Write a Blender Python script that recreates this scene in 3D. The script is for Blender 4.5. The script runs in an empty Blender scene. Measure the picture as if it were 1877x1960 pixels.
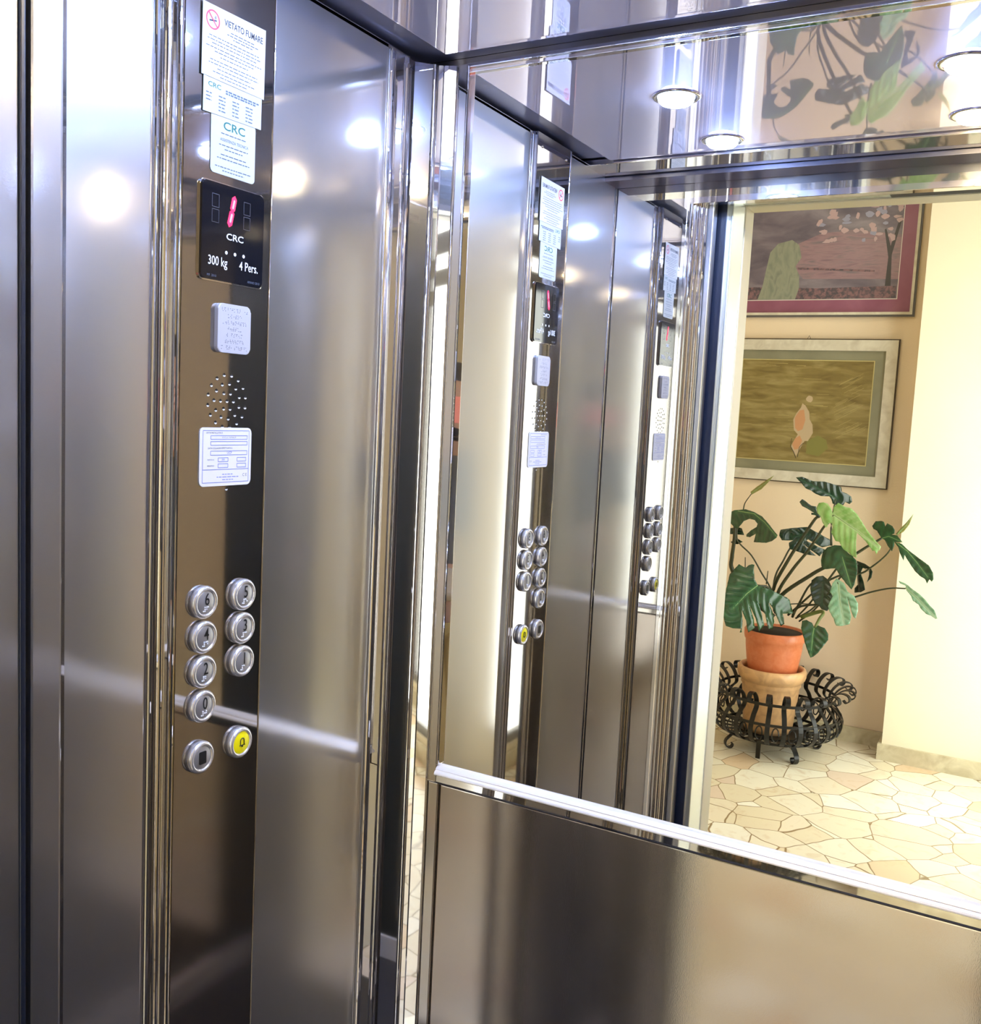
import bpy, bmesh, math, random
import numpy as np
from mathutils import Vector, Matrix
from mathutils.geometry import delaunay_2d_cdt
PI = math.pi
random.seed(7)
scene = bpy.context.scene
COL = scene.collection

# ---------------------------------------------------------------- camera, world, exposure
cam_d = bpy.data.cameras.new('camera')
cam = bpy.data.objects.new('camera', cam_d); COL.objects.link(cam)
cam.matrix_world = Matrix(((0.869587, -0.093572, 0.484833, 0.79),
                           (0.491318, 0.066047, -0.868472, -1.19186),
                           (0.049243, 0.993419, 0.103407, 1.5),
                           (0, 0, 0, 1)))
cam_d.sensor_fit = 'VERTICAL'; cam_d.sensor_height = 24; cam_d.sensor_width = 24
cam_d.lens = 1861.25 / 1960 * 24
cam_d.clip_start = 0.01; cam_d.clip_end = 60
scene.camera = cam
scene.view_settings.view_transform = 'Standard'
scene.view_settings.look = 'None'
scene.view_settings.exposure = 0.12
scene.view_settings.gamma = 1.0
scene.view_settings.use_curve_mapping = False
cy = scene.cycles
cy.max_bounces = 24; cy.glossy_bounces = 20; cy.diffuse_bounces = 5; cy.transmission_bounces = 6
cy.blur_glossy = 0.3; cy.sample_clamp_indirect = 12
cy.use_denoising = True

wld = bpy.data.worlds.new('world'); scene.world = wld; wld.use_nodes = True
wld.node_tree.nodes['Background'].inputs[0].default_value = (0.8, 0.86, 0.9, 1)
wld.node_tree.nodes['Background'].inputs[1].default_value = 0.25

COOL = (0.36, 0.52, 1.0); WARM = (1.0, 0.80, 0.45)
LED_POWER = 480.0        # radiance of a downlight lens
WINDOW_POWER = 5.5       # daylight through the frosted lobby glazing
LOBBY_FILL = 11.0  # radiance of the unseen lamp added to warm the lobby

# daylight arriving through the glazed lobby wall (the real window, lit from outdoors)
def area(name, loc, rot, sx, sy, power, col):
    l = bpy.data.lights.new(name, 'AREA'); l.shape = 'RECTANGLE'; l.size = sx; l.size_y = sy
    l.energy = power; l.color = col
    o = bpy.data.objects.new(name, l); o.location = loc; o.rotation_euler = rot; COL.objects.link(o)
    return o

# ---------------------------------------------------------------- materials
def mat(name, col, rough=0.5, metal=0.0, spec=0.5, emit=None, power=0.0):
    m = bpy.data.materials.new(name); m.use_nodes = True
    p = m.node_tree.nodes['Principled BSDF']
    p.inputs['Base Color'].default_value = (*col, 1)
    p.inputs['Roughness'].default_value = rough
    p.inputs['Metallic'].default_value = metal
    p.inputs['Specular IOR Level'].default_value = spec
    if emit:
        p.inputs['Emission Color'].default_value = (*emit, 1)
        p.inputs['Emission Strength'].default_value = power
    return m
def nt(m): return m.node_tree.nodes, m.node_tree.links
def steel(name, col, r1, r2, mix, bump=0.0, scale=(900, 900, 900), dist=0.0004):
    """two glossy lobes: a sharp one and a wide hazy one, with a fine brushed grain"""
    m = bpy.data.materials.new(name); m.use_nodes = True
    n, l = nt(m); n.remove(n['Principled BSDF']); out = n['Material Output']
    g1 = n.new('ShaderNodeBsdfGlossy'); g2 = n.new('ShaderNodeBsdfGlossy'); mx = n.new('ShaderNodeMixShader')
    for g, r in ((g1, r1), (g2, r2)):
        g.inputs['Color'].default_value = (*col, 1); g.inputs['Roughness'].default_value = r
    mx.inputs[0].default_value = mix
    l.new(g1.outputs[0], mx.inputs[1]); l.new(g2.outputs[0], mx.inputs[2]); l.new(mx.outputs[0], out.inputs[0])
    if bump:
        tc = n.new('ShaderNodeTexCoord'); mp = n.new('ShaderNodeMapping'); mp.inputs['Scale'].default_value = scale
        no = n.new('ShaderNodeTexNoise'); no.inputs['Scale'].default_value = 1.0; no.inputs['Detail'].default_value = 2
        b = n.new('ShaderNodeBump'); b.inputs['Strength'].default_value = bump; b.inputs['Distance'].default_value = dist
        l.new(tc.outputs['Object'], mp.inputs[0]); l.new(mp.outputs[0], no.inputs[0]); l.new(no.outputs[0], b.inputs['Height'])
        l.new(b.outputs[0], g1.inputs['Normal']); l.new(b.outputs[0], g2.inputs['Normal'])
    return m
M = {}
M['brushed'] = steel('brushed_steel', (0.76, 0.76, 0.775), 0.07, 0.36, 0.38, 0.06, (500, 500, 1400))
M['brushed_fine'] = steel('fine_brushed_steel', (0.60, 0.575, 0.575), 0.05, 0.35, 0.15)
M['brushed_low'] = steel('brushed_steel_dado', (0.66, 0.61, 0.585), 0.085, 0.28, 0.20, 0.06, (1400, 500, 500))
M['polish'] = steel('polished_steel', (0.42, 0.395, 0.375), 0.04, 0.32, 0.07)
M['chrome'] = steel('chrome', (0.80, 0.78, 0.77), 0.025, 0.28, 0.05)
M['ceil'] = steel('mirror_finish_ceiling', (0.88, 0.84, 1.0), 0.02, 0.50, 0.34)  # lavender tint puts lamp glare into the steel colour
M['satin'] = mat('satin_aluminium', (0.95, 0.90, 0.82), 0.34, 0.4)
M['door'] = steel('door_steel', (0.74, 0.78, 0.77), 0.22, 0.45, 0.4)
M['polish_front'] = steel('mirror_polished_return', (0.62, 0.61, 0.60), 0.01, 0.30, 0.05)
M['mirror'] = steel('mirror_glass', (0.93, 0.935, 0.92), 0.0, 0.30, 0.0)
M['dark_reflect'] = mat('dark_reflection_strip', (0.030, 0.032, 0.026), 0.12)  # for the added panel that reflects as a dark band
M['gap'] = steel('veil_blue_steel', (0.30, 0.31, 0.42), 0.30, 0.5, 0.5)  # blue tint stands in for lens veil over the ceiling gap
M['dark_trim'] = steel('dark_steel_trim', (0.22, 0.21, 0.26), 0.12, 0.4, 0.3)
M['dark'] = mat('dark_gap', (0.012, 0.012, 0.015), 0.6)
M['rubber'] = mat('rubber_floor', (0.03, 0.03, 0.035), 0.5)
M['bezel'] = mat('button_steel', (0.95, 0.94, 0.93), 0.24, 0.8)
M['cap'] = mat('button_cap', (0.46, 0.45, 0.44), 0.34, 0.7)
M['black'] = mat('black_ink_and_hole_shade', (0.008, 0.008, 0.008), 0.4)
M['white'] = mat('white_ink_and_rim_light', (0.85, 0.85, 0.85), 0.4)
M['yellow'] = mat('yellow_plastic', (0.95, 0.83, 0.0), 0.35)
M['display'] = mat('black_acrylic', (0.006, 0.006, 0.008), 0.06)
M['led'] = mat('red_led', (0.3, 0.0, 0.02), 0.4, emit=(1.0, 0.02, 0.10), power=2.6)
M['led_core'] = mat('red_led_core', (0.3, 0.0, 0.02), 0.4, emit=(1.0, 0.35, 0.40), power=2.0)
M['ghost'] = mat('unlit_segments', (0.05, 0.05, 0.06), 0.3)
M['paper'] = mat('white_paper', (0.55, 0.52, 0.46), 0.35)
M['paper2'] = mat('pale_green_paper', (0.47, 0.47, 0.42), 0.35)
M['sticker'] = mat('white_sticker', (0.80, 0.77, 0.74), 0.4)
M['ink'] = mat('grey_ink', (0.09, 0.11, 0.15), 0.6)
M['inkd'] = mat('dark_ink', (0.03, 0.035, 0.06), 0.6)
M['inkb'] = mat('blue_ink', (0.16, 0.20, 0.55), 0.6)
M['inkg'] = mat('green_ink', (0.01, 0.13, 0.10), 0.6)
M['red'] = mat('red_ink', (0.72, 0.05, 0.08), 0.5)
M['alu'] = mat('pale_aluminium_plate', (0.60, 0.59, 0.62), 0.42, 0.4)
def led_mat(name, c): return mat(name, (0.8, 0.8, 0.8), 0.4, emit=c, power=LED_POWER)
M['cool'] = led_mat('cool_led', COOL); M['warm'] = led_mat('warm_led', WARM)
M['pane'] = mat('frosted_daylight_pane', (0.8, 0.85, 0.8), 0.4, emit=(0.95, 1.0, 0.95), power=WINDOW_POWER)
M['fillglass'] = mat('opal_fill_glass', (0.9, 0.9, 0.85), 0.4, emit=(1.0, 0.86, 0.62), power=LOBBY_FILL)

def plaster(name, col, var=0.05):
    m = mat(name, col, 0.75, spec=0.2); n, l = nt(m); p = n['Principled BSDF']
    tc = n.new('ShaderNodeTexCoord')
    no = n.new('ShaderNodeTexNoise'); no.inputs['Scale'].default_value = 1.7; no.inputs['Detail'].default_value = 5
    cr = n.new('ShaderNodeValToRGB')
    cr.color_ramp.elements[0].position = .3; cr.color_ramp.elements[1].position = .7
    cr.color_ramp.elements[0].color = (*[c * (1 - var) for c in col], 1); cr.color_ramp.elements[1].color = (*[min(1, c * (1 + var)) for c in col], 1)
    n2 = n.new('ShaderNodeTexNoise'); n2.inputs['Scale'].default_value = 160; n2.inputs['Detail'].default_value = 3
    b = n.new('ShaderNodeBump'); b.inputs['Strength'].default_value = .25; b.inputs['Distance'].default_value = .002
    l.new(tc.outputs['Object'], no.inputs[0]); l.new(tc.outputs['Object'], n2.inputs[0])
    l.new(no.outputs[0], cr.inputs[0]); l.new(cr.outputs[0], p.inputs['Base Color'])
    l.new(n2.outputs[0], b.inputs['Height']); l.new(b.outputs[0], p.inputs['Normal'])
    return m
M['wall'] = plaster('cream_plaster', (0.80, 0.655, 0.48))
M['wall2'] = plaster('pale_cream_plaster', (0.87, 0.79, 0.60))
M['ceilp'] = plaster('white_ceiling_plaster', (0.85, 0.82, 0.74))
M['frame_cream'] = mat('cream_painted_frame', (0.86, 0.78, 0.52), 0.4)

def marble_crazy():
    m = mat('crazy_paving_marble', (0.7, 0.6, 0.4), 0.22); n, l = nt(m); p = n['Principled BSDF']
    tc = n.new('ShaderNodeTexCoord')
    dn = n.new('ShaderNodeTexNoise'); dn.inputs['Scale'].default_value = 2.2; dn.inputs['Detail'].default_value = 3
    mxv = n.new('ShaderNodeMix'); mxv.data_type = 'VECTOR'; mxv.inputs[0].default_value = 0.09
    l.new(tc.outputs['Object'], dn.inputs[0]); l.new(tc.outputs['Object'], mxv.inputs[4]); l.new(dn.outputs['Color'], mxv.inputs[5])
    v1 = n.new('ShaderNodeTexVoronoi'); v1.feature = 'DISTANCE_TO_EDGE'; v1.inputs['Scale'].default_value = 7.6
    v2 = n.new('ShaderNodeTexVoronoi'); v2.feature = 'F1'; v2.inputs['Scale'].default_value = 7.6
    for v in (v1, v2): l.new(mxv.outputs[1], v.inputs['Vector'])
    cr = n.new('ShaderNodeValToRGB'); cr.color_ramp.interpolation = 'CONSTANT'
    pal = [(0.0, (0.86, 0.78, 0.60)), (0.22, (0.82, 0.74, 0.54)), (0.42, (0.90, 0.86, 0.70)), (0.66, (0.78, 0.60, 0.40)), (0.70, (0.86, 0.81, 0.64)), (0.86, (0.80, 0.66, 0.52)), (0.91, (0.94, 0.92, 0.80))]
    e = cr.color_ramp.elements; e[0].position = 0; e[0].color = (*pal[0][1], 1); e[1].position = pal[1][0]; e[1].color = (*pal[1][1], 1)
    for q, c in pal[2:]:
        x = e.new(q); x.color = (*c, 1)
    sep = n.new('ShaderNodeSeparateColor'); l.new(v2.outputs['Color'], sep.inputs[0]); l.new(sep.outputs[0], cr.inputs[0])
    no = n.new('ShaderNodeTexNoise'); no.inputs['Scale'].default_value = 14; no.inputs['Detail'].default_value = 6; no.inputs['Distortion'].default_value = 1.5
    l.new(tc.outputs['Object'], no.inputs[0])
    mr = n.new('ShaderNodeMapRange'); mr.inputs[1].default_value = .55; mr.inputs[2].default_value = .8; mr.inputs[4].default_value = .45
    l.new(no.outputs[0], mr.inputs[0])
    m1 = n.new('ShaderNodeMix'); m1.data_type = 'RGBA'; m1.inputs[7].default_value = (0.62, 0.40, 0.20, 1)
    l.new(mr.outputs[0], m1.inputs[0]); l.new(cr.outputs[0], m1.inputs[6])
    jr = n.new('ShaderNodeMapRange'); jr.inputs[1].default_value = .006; jr.inputs[2].default_value = .018
    l.new(v1.outputs['Distance'], jr.inputs[0])
    m2 = n.new('ShaderNodeMix'); m2.data_type = 'RGBA'; m2.inputs[6].default_value = (0.30, 0.21, 0.11, 1)
    l.new(jr.outputs[0], m2.inputs[0]); l.new(m1.outputs[2], m2.inputs[7]); l.new(m2.outputs[2], p.inputs['Base Color'])
    return m
M['floor'] = marble_crazy()
def stone(name, c1, c2, scale=9):
    m = mat(name, c1, 0.35); n, l = nt(m); p = n['Principled BSDF']
    tc = n.new('ShaderNodeTexCoord'); no = n.new('ShaderNodeTexNoise'); no.inputs['Scale'].default_value = scale; no.inputs['Detail'].default_value = 6; no.inputs['Distortion'].default_value = 1.2
    cr = n.new('ShaderNodeValToRGB'); cr.color_ramp.elements[0].position = .35; cr.color_ramp.elements[1].position = .72
    cr.color_ramp.elements[0].color = (*c1, 1); cr.color_ramp.elements[1].color = (*c2, 1)
    l.new(tc.outputs['Object'], no.inputs[0]); l.new(no.outputs[0], cr.inputs[0]); l.new(cr.outputs[0], p.inputs['Base Color'])
    return m
M['skirt'] = stone('beige_marble_skirting', (0.66, 0.60, 0.42), (0.40, 0.33, 0.20))
M['terra'] = stone('orange_terracotta', (0.58, 0.155, 0.055), (0.66, 0.22, 0.10), 25)
M['terra_pale'] = stone('weathered_pale_terracotta', (0.70, 0.42, 0.20), (0.46, 0.27, 0.13), 18)
M['iron'] = mat('wrought_iron', (0.006, 0.006, 0.006), 0.34, 0.2)
M['soil'] = mat('soil', (0.02, 0.013, 0.008), 0.9)
def leafmat(name, c1, c2, vein, rough=0.26):
    m = mat(name, c1, rough, spec=0.7); n, l = nt(m); p = n['Principled BSDF']
    tc = n.new('ShaderNodeTexCoord'); no = n.new('ShaderNodeTexNoise'); no.inputs['Scale'].default_value = 22; no.inputs['Detail'].default_value = 4
    cr = n.new('ShaderNodeValToRGB'); cr.color_ramp.elements[0].position = .35; cr.color_ramp.elements[1].position = .7
    cr.color_ramp.elements[0].color = (*c1, 1); cr.color_ramp.elements[1].color = (*c2, 1)
    at = n.new('ShaderNodeAttribute'); at.attribute_name = 'vein'
    mx = n.new('ShaderNodeMix'); mx.data_type = 'RGBA'; mx.inputs[7].default_value = (*vein, 1)
    l.new(tc.outputs['Object'], no.inputs[0]); l.new(no.outputs[0], cr.inputs[0]); l.new(at.outputs['Fac'], mx.inputs[0])
    l.new(cr.outputs[0], mx.inputs[6]); l.new(mx.outputs[2], p.inputs['Base Color'])
    return m
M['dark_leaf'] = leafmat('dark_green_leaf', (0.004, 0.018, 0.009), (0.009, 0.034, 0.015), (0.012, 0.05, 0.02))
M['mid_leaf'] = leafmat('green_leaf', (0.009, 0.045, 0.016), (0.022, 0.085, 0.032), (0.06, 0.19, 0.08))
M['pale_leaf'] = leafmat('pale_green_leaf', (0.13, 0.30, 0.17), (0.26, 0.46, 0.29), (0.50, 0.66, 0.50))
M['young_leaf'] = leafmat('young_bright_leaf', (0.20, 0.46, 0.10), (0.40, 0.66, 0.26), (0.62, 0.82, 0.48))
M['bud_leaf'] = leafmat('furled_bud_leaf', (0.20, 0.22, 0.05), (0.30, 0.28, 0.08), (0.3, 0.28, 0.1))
M['rib'] = mat('leaf_rib', (0.25, 0.42, 0.16), 0.4)
M['stem'] = mat('dark_stem', (0.03, 0.035, 0.012), 0.4)
M['stem_green'] = mat('green_stem', (0.13, 0.17, 0.04), 0.4)

# ---------------------------------------------------------------- helpers
def link(name, bm, m, parent=None, smooth=False, loc=None):
    me = bpy.data.meshes.new(name)
    bmesh.ops.recalc_face_normals(bm, faces=bm.faces)
    bm.to_mesh(me); bm.free()
    for x in (m if isinstance(m, (list, tuple)) else [m]): me.materials.append(x)
    if smooth:
        for p in me.polygons: p.use_smooth = True
    o = bpy.data.objects.new(name, me); COL.objects.link(o)
    if parent: o.parent = parent
    if loc: o.location = loc
    return o
def thing(name, label, cat, loc=(0, 0, 0), group=None):
    o = bpy.data.objects.new(name, None); COL.objects.link(o); o.location = loc; o.empty_display_size = .05
    o['label'] = label; o['category'] = cat
    if group: o['group'] = group
    return o
def tag(o, label, cat, group=None):
    o['label'] = label; o['category'] = cat
    if group: o['group'] = group
    return o
def struct(o, label=None):
    o['kind'] = 'structure'
    if label: o['label'] = label
    return o
def box(bm, a, b, bev=0.0, mi=0):
    a = Vector(a); b = Vector(b)
    g = bmesh.ops.create_cube(bm, size=1.0)
    bmesh.ops.scale(bm, vec=(b - a), verts=g['verts']); bmesh.ops.translate(bm, vec=(a + b) / 2, verts=g['verts'])
    fs = list({f for v in g['verts'] for f in v.link_faces})
    for f in fs: f.material_index = mi
    if bev:
        es = list({e for v in g['verts'] for e in v.link_edges})
        bmesh.ops.bevel(bm, geom=es, offset=bev, segments=2, affect='EDGES', profile=.7)
    return bm
def B(a, b, bev=0.0): return box(bmesh.new(), a, b, bev)
def extrude_plan(pts, z0, z1, bm=None):
    """closed plan polygon (x,y) extruded in z"""
    bm = bm or bmesh.new(); n = len(pts)
    lo = [bm.verts.new((x, y, z0)) for x, y in pts]; hi = [bm.verts.new((x, y, z1)) for x, y in pts]
    for i in range(n): bm.faces.new((lo[i], lo[(i + 1) % n], hi[(i + 1) % n], hi[i]))
    bm.faces.new(lo[::-1]); bm.faces.new(hi)
    return bm
def arc(cx, cy_, r, a0, a1, n=8):
    return [(cx + r * math.cos(math.radians(a0 + (a1 - a0) * i / n)), cy_ + r * math.sin(math.radians(a0 + (a1 - a0) * i / n))) for i in range(n + 1)]
def tube(bm, pts, r0, r1=None, seg=8):
    r1 = r0 if r1 is None else r1; pts = [Vector(p) for p in pts]; n = len(pts); rings = []
    up = Vector((0, 0, 1))
    for i, p in enumerate(pts):
        t = (pts[min(i + 1, n - 1)] - pts[max(i - 1, 0)]).normalized()
        a = t.cross(up)
        if a.length < 1e-3: a = t.cross(Vector((0, 1, 0)))
        a.normalize(); b = t.cross(a); r = r0 + (r1 - r0) * i / max(1, n - 1)
        rings.append([bm.verts.new(p + (a * math.cos(2 * PI * k / seg) + b * math.sin(2 * PI * k / seg)) * r) for k in range(seg)])
    for A, C in zip(rings, rings[1:]):
        for k in range(seg): bm.faces.new((A[k], A[(k + 1) % seg], C[(k + 1) % seg], C[k]))
    bm.faces.new(rings[0][::-1]); bm.faces.new(rings[-1]); return bm
def smooth_path(pts, k=5):
    P = [Vector(p) for p in pts]
    if len(P) < 3: return P
    Q = [P[0] * 2 - P[1]] + P + [P[-1] * 2 - P[-2]]; out = []
    for i in range(1, len(Q) - 2):
        for j in range(k):
            t = j / k; a, b, c, d = Q[i - 1], Q[i], Q[i + 1], Q[i + 2]
            out.append(.5 * ((2 * b) + (-a + c) * t + (2 * a - 5 * b + 4 * c - d) * t * t + (-a + 3 * b - 3 * c + d) * t ** 3))
    return out + [P[-1]]
def lathe(bm, prof, seg=48, cx=0, cy_=0, ry=1.0):
    rings = []
    for r, z in prof: rings.append([bm.verts.new((cx + r * math.cos(2 * PI * k / seg), cy_ + ry * r * math.sin(2 * PI * k / seg), z)) for k in range(seg)])
    for A, C in zip(rings, rings[1:]):
        for k in range(seg): bm.faces.new((A[k], A[(k + 1) % seg], C[(k + 1) % seg], C[k]))
    if prof[0][0] > 1e-5: bm.faces.new(rings[0][::-1])
    if prof[-1][0] > 1e-5: bm.faces.new(rings[-1])
    bmesh.ops.remove_doubles(bm, verts=bm.verts, dist=1e-5)
    return bm
def strip(bm, pts, wdir, w, t):
    """flat metal strip following pts, width along wdir(i), thickness t"""
    n = len(pts); rings = []
    for i, p in enumerate(pts):
        tg = (pts[min(i + 1, n - 1)] - pts[max(i - 1, 0)]).normalized(); wd = wdir; nm = tg.cross(wd).normalized()
        rings.append([bm.verts.new(p + wd * sx * w / 2 + nm * sy * t / 2) for sx, sy in ((-1, -1), (1, -1), (1, 1), (-1, 1))])
    for A, C in zip(rings, rings[1:]):
        for k in range(4): bm.faces.new((A[k], A[(k + 1) % 4], C[(k + 1) % 4], C[k]))
    bm.faces.new(rings[0][::-1]); bm.faces.new(rings[-1]); return bm
# the left wall faces +x; on it "right" is +y.  All writing on it is laid out in (y, z)
def text(name, s, m, y, z, h, parent, wscale=1.0, x=0.0006, depth=0.0003, align='CENTER', bold=0.0, up_is='z'):
    cu = bpy.data.curves.new(name, 'FONT'); cu.body = s; cu.size = 1.0; cu.extrude = 0.0; cu.offset = bold
    cu.align_x = align; cu.align_y = 'CENTER'; cu.resolution_u = 3
    to = bpy.data.objects.new(name + '_t', cu); COL.objects.link(to)
    dg = bpy.context.evaluated_depsgraph_get(); me = bpy.data.meshes.new_from_object(to.evaluated_get(dg))
    bpy.data.objects.remove(to); bpy.data.curves.remove(cu)
    k = h / 0.72
    for v in me.vertices:
        a, b = v.co.x * k * wscale, v.co.y * k
        v.co = (x, y + a, z + b)
    me.materials.clear(); me.materials.append(m)
    o = bpy.data.objects.new(name, me); COL.objects.link(o); o.parent = parent
    return o
def rrect(y0, y1, z0, z1, r, n=5):
    out = []
    for cx, cz, a in ((y1 - r, z1 - r, 0), (y0 + r, z1 - r, 90), (y0 + r, z0 + r, 180), (y1 - r, z0 + r, 270)):
        out += arc(cx, cz, r, a, a + 90, n)
    return out
def plate(pts, x0, x1, bev=0.0, bm=None):
    """outline in (y,z) extruded from x0 to x1"""
    bm = bm or bmesh.new(); n = len(pts)
    lo = [bm.verts.new((x0, y, z)) for y, z in pts]; hi = [bm.verts.new((x1, y, z)) for y, z in pts]
    for i in range(n): bm.faces.new((lo[i], lo[(i + 1) % n], hi[(i + 1) % n], hi[i]))
    bm.faces.new(lo[::-1]); f = bm.faces.new(hi)
    if bev: bmesh.ops.bevel(bm, geom=list(f.edges), offset=bev, segments=2, affect='EDGES', profile=.6)
    return bm
def ztri(bm, x, pts, mi=0):
    f = bm.faces.new([bm.verts.new((x, y, z)) for y, z in pts]); f.material_index = mi
def lines(name, m, parent, y0, y1, rows, x, h=0.0012, seed=1, center=False):
    """rows of tiny print too small to read: broken dashes on a paper"""
    rnd = random.Random(seed); bm = bmesh.new()
    for z, frac in rows:
        w = (y1 - y0) * frac; a = y0 + (y1 - y0 - w) / 2 if center else y0; e = a + w
        while a < e:
            l = min(rnd.uniform(.002, .007), e - a)
            ztri(bm, x, [(a, z - h / 2), (a + l, z - h / 2), (a + l, z + h / 2), (a, z + h / 2)])
            a += l + .0011
    return link(name, bm, m, parent)

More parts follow.
